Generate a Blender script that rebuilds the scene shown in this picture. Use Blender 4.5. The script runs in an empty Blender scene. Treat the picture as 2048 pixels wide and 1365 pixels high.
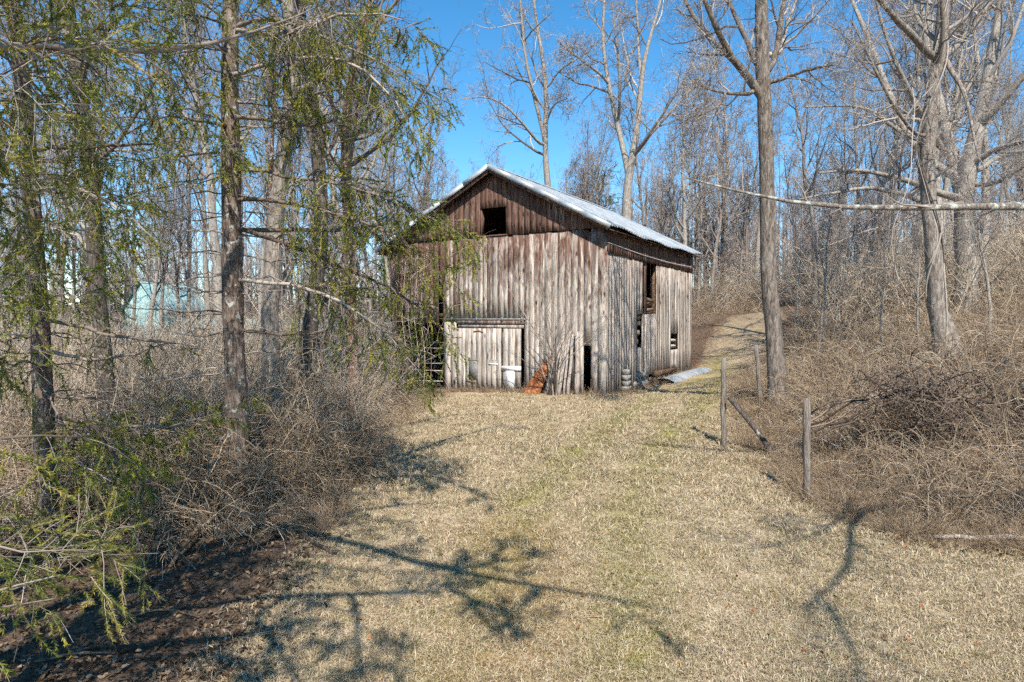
import bpy, math, random
import numpy as np
from mathutils import Vector, Matrix, Euler

SC = bpy.context.scene
COL = SC.collection
rng = np.random.default_rng(7)
random.seed(7)

# ------------------------------------------------------------------ camera
PITCH = math.atan(37.5 / 1365.33)
CZ = 2.36
cam_d = bpy.data.cameras.new('camera')
cam_d.lens = 24.0
cam_d.sensor_width = 36.0
cam_d.clip_start = 0.05
cam_d.clip_end = 2000.0
cam = bpy.data.objects.new('camera', cam_d)
COL.objects.link(cam)
cam.location = (0, 0, CZ)
cam.rotation_euler = (math.radians(90) - PITCH, 0, 0)
SC.camera = cam

# ------------------------------------------------------------------ sky and sun
SUN_EL = math.radians(47)
SUN_DIR = np.array([0.13, -1.0])            # horizontal direction towards the sun
SUN_DIR = SUN_DIR / np.linalg.norm(SUN_DIR)
TO_SUN = np.array([SUN_DIR[0] * math.cos(SUN_EL), SUN_DIR[1] * math.cos(SUN_EL), math.sin(SUN_EL)])
world = bpy.data.worlds.new('World')
SC.world = world
world.use_nodes = True
wn = world.node_tree.nodes
wl = world.node_tree.links
wn.clear()
sky = wn.new('ShaderNodeTexSky')
sky.sky_type = 'NISHITA'
sky.sun_disc = False
sky.sun_elevation = SUN_EL
sky.sun_rotation = math.atan2(SUN_DIR[0], SUN_DIR[1])
sky.altitude = 1200.0
sky.air_density = 1.0
sky.dust_density = 0.05
sky.ozone_density = 2.0
hsv = wn.new('ShaderNodeHueSaturation')
hsv.inputs['Saturation'].default_value = 1.32
hsv.inputs['Hue'].default_value = 0.492
hsv.inputs['Value'].default_value = 1.0
bg = wn.new('ShaderNodeBackground')
bg.inputs['Strength'].default_value = 0.15
wo = wn.new('ShaderNodeOutputWorld')
wl.new(sky.outputs[0], hsv.inputs['Color'])
wl.new(hsv.outputs[0], bg.inputs['Color'])
wl.new(bg.outputs[0], wo.inputs['Surface'])

sun_d = bpy.data.lights.new('sun', 'SUN')
sun_d.energy = 5.0
sun_d.angle = math.radians(0.53)
sun_d.color = (1.0, 0.955, 0.88)
sun = bpy.data.objects.new('sun', sun_d)
COL.objects.link(sun)
sun.rotation_euler = Vector(-TO_SUN).to_track_quat('-Z', 'Y').to_euler()
sun.location = (5, -20, 30)

SC.view_settings.view_transform = 'Standard'
SC.view_settings.look = 'None'
SC.view_settings.gamma = 1.0
SC.view_settings.exposure = 0.58
SC.view_settings.use_curve_mapping = False
SC.cycles.max_bounces = 4
SC.cycles.diffuse_bounces = 2
SC.cycles.glossy_bounces = 2
SC.cycles.transmission_bounces = 2
SC.cycles.transparent_max_bounces = 4
SC.cycles.use_denoising = False
SC.cycles.debug_use_spatial_splits = True
SC.cycles.caustics_reflective = False
SC.cycles.caustics_refractive = False
SC.cycles.use_adaptive_sampling = True
SC.cycles.adaptive_threshold = 0.06
SC.cycles.adaptive_min_samples = 40

# ------------------------------------------------------------------ photograph geometry helpers
FPX = 24 / 36 * 2048


def ray(px, py):
    x = (px - 1024) / FPX
    y = -(py - 682.5) / FPX
    return np.array([x, math.cos(PITCH) + y * math.sin(PITCH), -math.sin(PITCH) + y * math.cos(PITCH)])


def at(px, py, d):
    r = ray(px, py)
    return np.array([0, 0, CZ]) + r * (d / r[1])


# ------------------------------------------------------------------ terrain (thin plate spline through surveyed heights)
CP = np.array([
    (0, 0, -.78), (-6, 0, -.85), (6, 0, -.6), (0, 6, -.62), (-3, 6, -.62), (4, 6, -.55), (8, 6, -.42), (0, 10, -.3),
    (4.2, 10.2, -.3), (-4, 10, -.4), (-8, 10, -.5), (7, 9, -.33), (4.1, 13.2, -.05), (0, 13, -.12), (-4, 14, -.3),
    (5.8, 15.5, .35), (8, 13, .45), (11, 17, 1.6), (11, 12, .8), (14, 10, .9), (0, 18, -.05), (3.1, 22, -.02),
    (0, 23.5, -.1), (-3, 25.5, -.25), (-5, 27, -.32), (-8, 22, -.5), (5.2, 22.5, .06), (6.3, 26, .08), (8.6, 31.2, .2),
    (5.0, 29.0, .1), (0, 30, -.05), (12, 33, 1.3), (12, 38, 2.2), (16, 40, 3.0), (20, 48, 3.8), (10, 45, 2.4), (14, 25, 2.1),
    (20, 25, 3.2), (9, 22, .9), (-15, 30, -.6), (-20, 50, -.5), (-30, 70, 0), (0, 45, .6), (0, 70, 2.5), (20, 80, 6),
    (40, 60, 6.5), (40, 30, 5.0), (60, 90, 9), (0, 120, 6), (-60, 100, 1), (60, 40, 7), (-60, 40, -1), (-15, 10, -.7),
    (-30, 10, -1), (25, 10, 1.9), (-30, -20, -1), (30, -20, .5), (0, -30, -1), (-140, 0, -2), (140, 0, 8), (-140, 140, 4),
    (140, 140, 12), (0, 200, 10), (-120, 300, 10), (120, 300, 14), (0, -90, -2), (300, 300, 18), (-300, 300, 10),
    (300, -60, 8), (-300, -60, -3)], float)


def _U(r2):
    return np.where(r2 > 1e-9, r2 * np.log(np.maximum(r2, 1e-9)), 0.0)


_n = len(CP)
_K = _U(((CP[:, None, :2] - CP[None, :, :2]) ** 2).sum(-1)) + np.eye(_n) * 0.8
_Pm = np.c_[np.ones(_n), CP[:, :2]]
_A = np.block([[_K, _Pm], [_Pm.T, np.zeros((3, 3))]])
_W = np.linalg.solve(_A, np.r_[CP[:, 2], 0, 0, 0])


def gz(x, y):
    x = np.asarray(x, float)
    y = np.asarray(y, float)
    sh = np.broadcast(x, y).shape
    q = np.c_[np.broadcast_to(x, sh).ravel(), np.broadcast_to(y, sh).ravel()]
    out = np.empty(len(q))
    for i in range(0, len(q), 20000):
        b = q[i:i + 20000]
        out[i:i + 20000] = _U(((b[:, None, :] - CP[None, :, :2]) ** 2).sum(-1)) @ _W[:_n] + _W[_n] + b @ _W[_n + 1:]
    und = 0.025 * np.sin(q[:, 0] * 1.3 + 0.7 * np.sin(q[:, 1] * .9)) * np.sin(q[:, 1] * 1.1 + 1.0)
    return (out + und).reshape(sh)


def gzf(x, y):
    return float(gz(x, y))


def ground(px, py, dmax=70.0):
    """the point of the terrain that a photograph pixel looks at"""
    r = ray(px, py)
    ds = np.linspace(3.0, dmax, 700)
    t = ds / r[1]
    P = np.array([0, 0, CZ])[None] + r[None] * t[:, None]
    below = P[:, 2] < gz(P[:, 0], P[:, 1])
    i = int(np.argmax(below)) if below.any() else len(ds) - 1
    return np.array([P[i, 0], P[i, 1], gzf(P[i, 0], P[i, 1])])


# ------------------------------------------------------------------ colour and material helpers
def C(h, a=1.0):
    v = [int(h[i:i + 2], 16) / 255 for i in (0, 2, 4)]
    return tuple((x / 12.92 if x <= .04045 else ((x + .055) / 1.055) ** 2.4) for x in v) + (a,)


class M:
    """a small node material writer"""

    def __init__(self, name, rough=.9, spec=.2):
        self.m = bpy.data.materials.new(name)
        self.m.use_nodes = True
        self.t = self.m.node_tree
        self.n = self.t.nodes
        self.b = self.n['Principled BSDF']
        self.b.inputs['Roughness'].default_value = rough
        self.b.inputs['Specular IOR Level'].default_value = spec
        self.out = self.n['Material Output']

    def new(self, kind, **kw):
        n = self.n.new(kind)
        for k, v in kw.items():
            setattr(n, k, v)
        return n

    def put(self, node, key, val):
        s = node.inputs[key]
        if isinstance(val, bpy.types.NodeSocket):
            self.t.links.new(val, s)
        else:
            s.default_value = val

    def coord(self, which='Object'):
        return self.new('ShaderNodeTexCoord').outputs[which]

    def pos(self):
        return self.new('ShaderNodeNewGeometry').outputs['Position']

    def mapping(self, v, scale=(1, 1, 1), loc=(0, 0, 0)):
        n = self.new('ShaderNodeMapping')
        self.put(n, 'Vector', v)
        self.put(n, 'Scale', scale)
        self.put(n, 'Location', loc)
        return n.outputs[0]

    def noise(self, v, scale=5., detail=4., rough=.6, dist=0.):
        n = self.new('ShaderNodeTexNoise')
        self.put(n, 'Vector', v)
        self.put(n, 'Scale', scale)
        self.put(n, 'Detail', detail)
        self.put(n, 'Roughness', rough)
        self.put(n, 'Distortion', dist)
        return n.outputs['Fac']

    def voronoi(self, v, scale=5., feature='F1'):
        n = self.new('ShaderNodeTexVoronoi', feature=feature)
        self.put(n, 'Vector', v)
        self.put(n, 'Scale', scale)
        return n.outputs['Distance']

    def ramp(self, f, stops):
        n = self.new('ShaderNodeValToRGB')
        e = n.color_ramp.elements
        while len(e) < len(stops):
            e.new(.5)
        for x, (p, c) in zip(e, stops):
            x.position = p
            x.color = c if len(c) == 4 else tuple(c) + (1,)
        self.put(n, 'Fac', f)
        return n.outputs['Color']

    def step(self, f, a, b, lo=0., hi=1.):
        n = self.new('ShaderNodeMapRange')
        n.clamp = True
        self.put(n, 'Value', f)
        for k, v in zip(('From Min', 'From Max', 'To Min', 'To Max'), (a, b, lo, hi)):
            self.put(n, k, v)
        return n.outputs[0]

    def mix(self, f, a, b, mode='MIX'):
        n = self.new('ShaderNodeMix', data_type='RGBA', blend_type=mode)
        self.put(n, 0, f)
        self.put(n, 6, a)
        self.put(n, 7, b)
        return n.outputs[2]

    def math(self, op, a, b=0.):
        n = self.new('ShaderNodeMath', operation=op)
        self.put(n, 0, a)
        self.put(n, 1, b)
        return n.outputs[0]

    def vmath(self, op, a, b):
        n = self.new('ShaderNodeVectorMath', operation=op)
        self.put(n, 0, a)
        self.put(n, 1, b)
        return n.outputs[0]

    def sep(self, v):
        n = self.new('ShaderNodeSeparateXYZ')
        self.put(n, 0, v)
        return n.outputs

    def attr(self, name, kind='GEOMETRY'):
        n = self.new('ShaderNodeAttribute', attribute_name=name, attribute_type=kind)
        return n.outputs['Fac']

    def rand(self):
        return self.new('ShaderNodeObjectInfo').outputs['Random']

    def bump(self, h, strength=.5, dist=.01):
        n = self.new('ShaderNodeBump')
        self.put(n, 'Strength', strength)
        self.put(n, 'Distance', dist)
        self.put(n, 'Height', h)
        self.put(self.b, 'Normal', n.outputs[0])

    def color(self, c):
        self.put(self.b, 'Base Color', c)
        return self

    def translucent(self, c, f=.3):
        tr = self.new('ShaderNodeBsdfTranslucent')
        self.put(tr, 'Color', c)
        mx = self.new('ShaderNodeMixShader')
        self.put(mx, 0, f)
        self.t.links.new(self.b.outputs[0], mx.inputs[1])
        self.t.links.new(tr.outputs[0], mx.inputs[2])
        self.t.links.new(mx.outputs[0], self.out.inputs[0])


def bark(name, dark, mid, light, furrow=22., lichen=0., bump=.9):
    m = M(name, .95, .1)
    o = m.coord()
    f = m.noise(m.mapping(o, (1, 1, .24)), furrow * 1.3, 5, .7, .9)
    g = m.noise(o, 2.3, 4, .6)
    c = m.ramp(f, [(.3, C(dark)), (.48, C(mid)), (.68, C(light))])
    c = m.mix(m.step(g, .35, .7, 0, .5), c, m.ramp(f, [(.3, C(dark)), (.6, C(light))]))
    if lichen:
        l = m.step(m.noise(o, 9, 4, .6), .62 - lichen * .1, .68 - lichen * .1)
        c = m.mix(m.math('MULTIPLY', l, .75), c, C('c4c8bd'))
    m.color(c)
    m.bump(f, bump, .035)
    return m.m


def twig_mat(name, lo, hi):
    m = M(name, .9, .15)
    f = m.math('FRACT', m.math('ADD', m.attr('rnd'), m.math('MULTIPLY', m.rand(), .37)))
    m.color(m.ramp(f, [(0, C(lo)), (1, C(hi))]))
    return m.m


def needle_mat(name, lo, mid, hi):
    m = M(name, .6, .25)
    f = m.attr('rnd')
    c = m.ramp(f, [(0, C(lo)), (.55, C(mid)), (1, C(hi))])
    m.color(c)
    m.translucent(c, .3)
    return m.m


# ------------------------------------------------------------------ mesh helpers
def nrm(v):
    return v / np.maximum(np.linalg.norm(v, axis=-1, keepdims=True), 1e-9)


class Geo:
    """collects tubes, boxes and faces and links them as one mesh object"""

    def __init__(self):
        self.V, self.Q, self.T, self.A = [], [], [], []
        self.n = 0

    def raw(self, v, quads=None, tris=None, a=None):
        v = np.asarray(v, float).reshape(-1, 3)
        self.V.append(v)
        if quads is not None and len(quads):
            self.Q.append(np.asarray(quads, int).reshape(-1, 4) + self.n)
        if tris is not None and len(tris):
            self.T.append(np.asarray(tris, int).reshape(-1, 3) + self.n)
        self.A.append(np.full(len(v), .5) if a is None else np.broadcast_to(np.asarray(a, float), (len(v),)))
        self.n += len(v)

    def tubes(self, P, R, sides=3, a=None, cap=False, rough=0.):
        """P [B,N,3], R [B,N]"""
        P = np.asarray(P, float)
        R = np.asarray(R, float)
        if P.ndim == 2:
            P, R = P[None], R[None]
        B, N, _ = P.shape
        t = np.empty_like(P)
        t[:, 1:-1] = P[:, 2:] - P[:, :-2]
        t[:, 0] = P[:, 1] - P[:, 0]
        t[:, -1] = P[:, -1] - P[:, -2]
        t = nrm(t)
        main = nrm(P[:, -1] - P[:, 0])
        ref = np.where(np.abs(main[:, 2:3]) > .75, np.array([[1., .2, 0]]), np.array([[0, 0.1, 1.]]))
        u = nrm(np.cross(t, ref[:, None, :]))
        w = np.cross(t, u)
        an = np.arange(sides) * 2 * math.pi / sides
        rr = R[:, :, None]
        if rough:
            rr = rr * (1 + rough * rng.normal(size=(B, N, sides)))
        ring = P[:, :, None, :] + rr[..., None] * (u[:, :, None, :] * np.cos(an)[None, None, :, None] + w[:, :, None, :] * np.sin(an)[None, None, :, None])
        idx = np.arange(B * N * sides).reshape(B, N, sides)
        q = np.stack([idx[:, :-1], np.roll(idx, -1, 2)[:, :-1], np.roll(idx, -1, 2)[:, 1:], idx[:, 1:]], -1)
        av = np.repeat(rng.random(B) if a is None else np.broadcast_to(a, (B,)), N * sides)
        tris = None
        if cap:
            tr = []
            for k in range(1, sides - 1):
                tr.append(np.stack([idx[:, -1, 0], idx[:, -1, k], idx[:, -1, k + 1]], -1))
                tr.append(np.stack([idx[:, 0, 0], idx[:, 0, k + 1], idx[:, 0, k]], -1))
            tris = np.concatenate(tr)
        self.raw(ring.reshape(-1, 3), q.reshape(-1, 4), tris, av)

    def box(self, lo, hi, a=None):
        x0, y0, z0 = lo
        x1, y1, z1 = hi
        v = [(x0, y0, z0), (x1, y0, z0), (x1, y1, z0), (x0, y1, z0), (x0, y0, z1), (x1, y0, z1), (x1, y1, z1), (x0, y1, z1)]
        self.raw(v, [(3, 2, 1, 0), (4, 5, 6, 7), (0, 1, 5, 4), (1, 2, 6, 5), (2, 3, 7, 6), (3, 0, 4, 7)], None, a)

    def beam(self, p, q, w, h, up=(0, 0, 1)):
        p = np.asarray(p, float)
        q = np.asarray(q, float)
        t = nrm(q - p)
        s = nrm(np.cross(t, np.asarray(up, float)))
        n = np.cross(s, t)
        v = [e + s * a * w / 2 + n * b * h / 2 for e in (p, q) for a, b in ((-1, -1), (1, -1), (1, 1), (-1, 1))]
        self.raw(v, [(0, 1, 2, 3), (7, 6, 5, 4), (0, 4, 5, 1), (1, 5, 6, 2), (2, 6, 7, 3), (3, 7, 4, 0)])

    def mesh(self, name, mat, smooth=False):
        me = bpy.data.meshes.new(name)
        v = np.concatenate(self.V)
        q = np.concatenate(self.Q) if self.Q else np.zeros((0, 4), int)
        t = np.concatenate(self.T) if self.T else np.zeros((0, 3), int)
        me.vertices.add(len(v))
        me.vertices.foreach_set('co', v.astype(np.float32).ravel())
        li = np.concatenate([q.ravel(), t.ravel()]).astype(np.int32)
        me.loops.add(len(li))
        me.loops.foreach_set('vertex_index', li)
        tot = np.concatenate([np.full(len(q), 4), np.full(len(t), 3)])
        st = np.concatenate([[0], np.cumsum(tot)[:-1]]) if len(tot) else np.zeros(0)
        me.polygons.add(len(tot))
        me.polygons.foreach_set('loop_start', st.astype(np.int32))
        me.polygons.foreach_set('loop_total', tot.astype(np.int32))
        if smooth:
            me.polygons.foreach_set('use_smooth', np.ones(len(tot), bool))
        at_ = me.attributes.new('rnd', 'FLOAT', 'POINT')
        at_.data.foreach_set('value', np.concatenate(self.A).astype(np.float32))
        me.update(calc_edges=True)
        me.materials.append(mat)
        return me

    def build(self, name, mat, parent=None, loc=(0, 0, 0), rz=0., smooth=False):
        return link(name, self.mesh(name, mat, smooth), parent, loc, rz)


def link(name, me, parent=None, loc=(0, 0, 0), rz=0.):
    o = bpy.data.objects.new(name, me)
    COL.objects.link(o)
    o.location = loc
    o.rotation_euler = (0, 0, rz)
    if parent is not None:
        o.parent = parent
    return o


def tag(o, label, cat, group=None, kind=None):
    o['label'] = label
    o['category'] = cat
    if group:
        o['group'] = group
    if kind:
        o['kind'] = kind
    return o


def thing(name, loc, label, cat, group=None, rz=0.):
    return tag(link(name, None, None, loc, rz), label, cat, group)


def scatter(name, pts, rot, scl, idx, sources, label, cat, extra=()):
    """one mass of plants: source clumps set on points by geometry nodes"""
    me = bpy.data.meshes.new(name)
    me.vertices.add(len(pts))
    me.vertices.foreach_set('co', np.asarray(pts, np.float32).ravel())
    for nm, ty, val, key in [('rot', 'FLOAT_VECTOR', rot, 'vector'), ('scl', 'FLOAT', scl, 'value'), ('idx', 'INT', idx, 'value')] + [(k, 'FLOAT', v, 'value') for k, v in extra]:
        a = me.attributes.new(nm, ty, 'POINT')
        a.data.foreach_set(key, np.asarray(val, np.int32 if ty == 'INT' else np.float32).ravel())
    o = link(name, me)
    cc = bpy.data.collections.new(name + '_clumps')
    for i, s in enumerate(sources):
        so = bpy.data.objects.new('%s_clump_%02d' % (name, i), s)
        cc.objects.link(so)
    g = bpy.data.node_groups.new(name + '_nodes', 'GeometryNodeTree')
    g.interface.new_socket('Geometry', in_out='INPUT', socket_type='NodeSocketGeometry')
    g.interface.new_socket('Geometry', in_out='OUTPUT', socket_type='NodeSocketGeometry')
    N = g.nodes
    gi = N.new('NodeGroupInput')
    go = N.new('NodeGroupOutput')
    ip = N.new('GeometryNodeInstanceOnPoints')
    ci = N.new('GeometryNodeCollectionInfo')
    ci.inputs['Collection'].default_value = cc
    ci.inputs['Separate Children'].default_value = True
    ci.inputs['Reset Children'].default_value = True
    ip.inputs['Pick Instance'].default_value = True
    L = g.links
    for nm, dt, key in (('rot', 'FLOAT_VECTOR', 'Rotation'), ('scl', 'FLOAT', 'Scale'), ('idx', 'INT', 'Instance Index')):
        na = N.new('GeometryNodeInputNamedAttribute')
        na.data_type = dt
        na.inputs['Name'].default_value = nm
        L.new(na.outputs['Attribute'], ip.inputs[key])
    L.new(gi.outputs[0], ip.inputs['Points'])
    L.new(ci.outputs[0], ip.inputs['Instance'])
    L.new(ip.outputs[0], go.inputs[0])
    md = o.modifiers.new('scatter', 'NODES')
    md.node_group = g
    return tag(o, label, cat, None, 'stuff')


# ------------------------------------------------------------------ branch growth, a whole level at a time
def resample(P, n):
    P = np.asarray(P, float)
    s = np.r_[0, np.cumsum(np.linalg.norm(np.diff(P[:, :3], axis=0), axis=1))]
    u = np.linspace(0, s[-1], n)
    # smooth: catmull-like by interpolating twice
    Q = np.stack([np.interp(u, s, P[:, k]) for k in range(P.shape[1])], 1)
    for _ in range(2):
        Q[1:-1] = Q[1:-1] * .5 + (Q[:-2] + Q[2:]) * .25
    return Q


def grow(P, R, n, tr, lr, ang, npts, wig, up, rr=.6, tipr=.25, lmin=0., shrink=.55, rmin=.0016, labs=None):
    """children of branches P [B,N,3], R [B,N]; n per parent"""
    B, N, _ = P.shape
    plen = np.linalg.norm(np.diff(P, axis=1), axis=2).sum(1)
    idx = np.repeat(np.arange(B), n)
    K = len(idx)
    t = tr[0] + (tr[1] - tr[0]) * ((np.tile(np.arange(n), B) + rng.random(K)) / n)
    f = t * (N - 1)
    i0 = np.minimum(f.astype(int), N - 2)
    w = (f - i0)[:, None]
    p = P[idx, i0] * (1 - w) + P[idx, i0 + 1] * w
    tan = nrm(P[idx, i0 + 1] - P[idx, i0])
    r0 = (R[idx, i0] * (1 - w[:, 0]) + R[idx, i0 + 1] * w[:, 0])
    ref = np.where(np.abs(tan[:, 2:3]) > .8, np.array([[1., 0, 0]]), np.array([[0, 0, 1.]]))
    u = nrm(np.cross(tan, ref))
    v = np.cross(tan, u)
    ph = rng.random(K) * 2 * math.pi
    al = np.radians(ang + rng.normal(size=K) * ang * .28)
    d = tan * np.cos(al)[:, None] + (u * np.cos(ph)[:, None] + v * np.sin(ph)[:, None]) * np.sin(al)[:, None]
    L = np.maximum(plen[idx] * (lr[0] + (lr[1] - lr[0]) * rng.random(K)) * (1 - shrink * t), lmin)
    if labs is not None:
        L = labs[0] + (labs[1] - labs[0]) * rng.random(K)
    Q = np.empty((K, npts, 3))
    Q[:, 0] = p
    st = (L / (npts - 1))[:, None]
    for k in range(1, npts):
        d = nrm(d + rng.normal(size=(K, 3)) * wig + np.array([[0, 0, up]]))
        Q[:, k] = Q[:, k - 1] + d * st
    rs = np.maximum(np.minimum(r0 * rr, .02 * L + .002), rmin)
    RR = np.maximum(rs[:, None] * np.linspace(1, tipr, npts)[None], rmin * .8)
    return Q, RR


def crown_geo(g, P, R, levels, sides=(5, 4, 3, 3, 3)):
    for k, lv in enumerate(levels):
        P, R = grow(P, R, **lv)
        g.tubes(P, R, sides[min(k, len(sides) - 1)])
    return P, R


def L_(n, tr, lr, ang, npts, wig, up, **k):
    return dict(n=n, tr=tr, lr=lr, ang=ang, npts=npts, wig=wig, up=up, **k)


# ------------------------------------------------------------------ lawn outline and wheel tracks, on the ground
def path_xy(pts, dmax=70.):
    return np.array([ground(x, y, dmax)[:2] for x, y in pts])


LAWN = np.concatenate([
    np.array([(-2.6, -3.0), (-2.5, 4.0)]),
    path_xy([(520, 1300), (580, 1200), (650, 1085), (715, 985), (775, 890), (850, 818), (893, 792)]),
    np.array([(-2.4, 25.6), (3.2, 22.3), (5.9, 26.5), (8.6, 31.4), (10.3, 35.5), (12.4, 40.0), (14.0, 42.5), (16.2, 41.5), (15.0, 37.5), (12.8, 33.5), (9.4, 27.0), (7.0, 21.0)]),
    path_xy([(1475, 810), (1500, 880), (1560, 945), (1640, 1010), (1800, 1075), (2048, 1105)]),
    np.array([(9.5, 7.5), (9.5, -3.0)])])


def seg_dist(q, poly, closed=False):
    a = poly
    b = np.roll(poly, -1, 0) if closed else poly[1:]
    if not closed:
        a = poly[:-1]
    best = np.full(len(q), 1e9)
    for p0, p1 in zip(a, b):
        d = p1 - p0
        t = np.clip(((q - p0) @ d) / max(d @ d, 1e-9), 0, 1)
        best = np.minimum(best, np.linalg.norm(q - p0 - t[:, None] * d, axis=1))
    return best


def inside(q, poly):
    r = np.zeros(len(q), bool)
    for (x0, y0), (x1, y1) in zip(poly, np.roll(poly, -1, 0)):
        c = (y0 > q[:, 1]) != (y1 > q[:, 1])
        xi = (x1 - x0) * (q[:, 1] - y0) / ((y1 - y0) if abs(y1 - y0) > 1e-9 else 1e-9) + x0
        r ^= c & (q[:, 0] < xi)
    return r


def lawn_sd(q):
    d = seg_dist(q, LAWN, True)
    return np.where(inside(q, LAWN), d, -d)


TRACK_A = path_xy([(930, 1340), (1010, 1080), (1090, 960), (1190, 870), (1290, 808), (1395, 760), (1440, 720)])
TRACK_B = path_xy([(1240, 1340), (1260, 1060), (1290, 940), (1340, 860), (1410, 800), (1450, 740)])
MOSS = path_xy([(1010, 1360), (1040, 1200), (1010, 1080)])


def tints(q):
    tr = np.exp(-(np.minimum(seg_dist(q, TRACK_A), seg_dist(q, TRACK_B)) / .42) ** 2)
    mo = np.exp(-(seg_dist(q, MOSS) / .75) ** 2)
    return tr, mo


# ------------------------------------------------------------------ ground
def ground_colour(m, v, lawn, tr, mo):
    n1 = m.noise(v, .9, 5, .6, .4)
    n2 = m.noise(v, 5., 4, .7)
    n3 = m.noise(v, 38., 3, .8)
    straw = m.ramp(n3, [(.25, C('745f49')), (.5, C('b7a184')), (.75, C('e6d6bf'))])
    straw = m.mix(m.step(n1, .42, .62, 0, .5), straw, m.ramp(n3, [(.25, C('5e4c33')), (.5, C('98835e')), (.75, C('cdb890'))]))
    green = m.ramp(n3, [(.25, C('50502a')), (.5, C('87823f')), (.8, C('b8ad6c'))])
    brown = m.ramp(n3, [(.25, C('6b4c26')), (.5, C('94713f')), (.8, C('b99a64'))])
    gf = m.math('ADD', m.math('MULTIPLY', m.step(n2, .5, .68), .45), m.math('MULTIPLY', tr, m.step(n1, .3, .65, .2, .85)))
    c = m.mix(m.math('MINIMUM', gf, 1.), straw, green)
    c = m.mix(m.math('MULTIPLY', mo, m.step(n2, .3, .65, .1, .8)), c, brown)
    litter = m.ramp(n3, [(.2, C('2b221b')), (.45, C('55463a')), (.62, C('7a6756')), (.8, C('a69683'))])
    lf = m.step(m.math('ADD', lawn, m.math('MULTIPLY', m.math('SUBTRACT', n2, .5), 1.6)), -.25, .35)
    return m.mix(lf, litter, c), n3


mg = M('ground_mat', 1., .05)
gc, gh = ground_colour(mg, mg.pos(), mg.attr('lawn'), mg.attr('track'), mg.attr('moss'))
mg.color(gc)
mg.bump(gh, .8, .03)


def axis(c, half, n, k=3.6):
    u = np.linspace(-1, 1, n)
    return c + half * np.sinh(k * u) / math.sinh(k)


gx = axis(1, 320, 190, 5.6)
gy = axis(9, 340, 210, 5.6)
GX, GY = np.meshgrid(gx, gy)
GZ = gz(GX, GY)
gv = np.c_[GX.ravel(), GY.ravel(), GZ.ravel()]
ii = np.arange(len(gv)).reshape(GX.shape)
g = Geo()
g.raw(gv, np.stack([ii[:-1, :-1], ii[:-1, 1:], ii[1:, 1:], ii[1:, :-1]], -1).reshape(-1, 4))
gr = g.build('ground', mg.m, smooth=True)
gr['kind'] = 'structure'
q2 = gv[:, :2]
near = (np.abs(q2[:, 0]) < 45) & (q2[:, 1] > -10) & (q2[:, 1] < 60)
lw = np.full(len(q2), -5.)
lw[near] = np.clip(lawn_sd(q2[near]), -5, 5)
lw = np.where((q2[:, 1] > 26) & (q2[:, 0] > 4), np.minimum(lw, np.interp(q2[:, 1], [26, 34, 42], [.5, .12, 0.])), lw)
tr_, mo_ = tints(q2)
for nm, val in (('lawn', lw), ('track', tr_), ('moss', mo_)):
    a_ = gr.data.attributes.new(nm, 'FLOAT', 'POINT')
    a_.data.foreach_set('value', val.astype(np.float32))

# ------------------------------------------------------------------ barn
def wood(name, grey=.5):
    m = M(name, .95, .08)
    off = m.math('MULTIPLY', m.rand(), 37.)
    comb = m.new('ShaderNodeCombineXYZ')
    m.put(comb, 0, off)
    m.put(comb, 1, m.math('MULTIPLY', m.rand(), 91.))
    m.put(comb, 2, m.math('MULTIPLY', m.rand(), 53.))
    o = m.vmath('ADD', m.coord(), comb.outputs[0])
    z = m.sep(m.pos())[2]
    warp = m.noise(m.mapping(o, (2., 2., .8)), 3., 2, .5)
    wv = m.new('ShaderNodeCombineXYZ')
    m.put(wv, 0, m.math('MULTIPLY', warp, .07))
    ow = m.vmath('ADD', o, wv.outputs[0])
    grain = m.noise(m.mapping(ow, (1, 1, .035)), 60., 5, .7)
    streak = m.noise(m.mapping(ow, (1, 1, .07)), 15., 4, .65)
    blot = m.noise(m.mapping(o, (1, 1, .3)), 4.2, 5, .65, .8)
    knot = m.voronoi(m.mapping(ow, (1., .2, .4)), 5.)
    f = m.math('ADD', m.math('MULTIPLY', grain, .6), m.math('MULTIPLY', streak, .4))
    gcol = m.ramp(f, [(.3, C('4a3d35')), (.41, C('84756a')), (.5, C('b3a699')), (.62, C('e2dbd1'))])
    bcol = m.ramp(f, [(.28, C('2a1d19')), (.43, C('584138')), (.55, C('7d6255')), (.7, C('b1968a'))])
    hz = m.math('ADD', m.step(z, 1.0, 5.4, -.3, .62), m.math('MULTIPLY', m.math('SUBTRACT', m.rand(), .5), .38))
    bf = m.math('ADD', hz, m.math('MULTIPLY', m.math('SUBTRACT', blot, .5), 2.6))
    bf = m.math('ADD', bf, m.attr('brown', 'OBJECT'))
    c = m.mix(m.step(bf, .02, .6), gcol, bcol)
    c = m.mix(m.math('MULTIPLY', m.step(m.math('ADD', knot, m.math('MULTIPLY', grain, .12)), .3, .16), .85), c, C('2e1e17'))
    # pale weathered foot and tint of the single board
    pale = m.math('MULTIPLY', m.step(z, 2.6, .3), m.step(blot, .38, .62))
    c = m.mix(m.math('MULTIPLY', pale, .6), c, m.ramp(f, [(.3, C('8a7f76')), (.6, C('dcd6cd'))]))
    tint = m.step(m.math('FRACT', m.math('MULTIPLY', m.rand(), 7.31)), 0, 1, .72, 1.14)
    tc = m.new('ShaderNodeCombineColor')
    for k in range(3):
        m.put(tc, k, m.math('MULTIPLY', tint, (1.03, 1., .97)[k]))
    c = m.mix(1., c, tc.outputs[0], 'MULTIPLY')
    m.color(c)
    m.bump(f, .7, .012)
    return m.m


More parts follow.
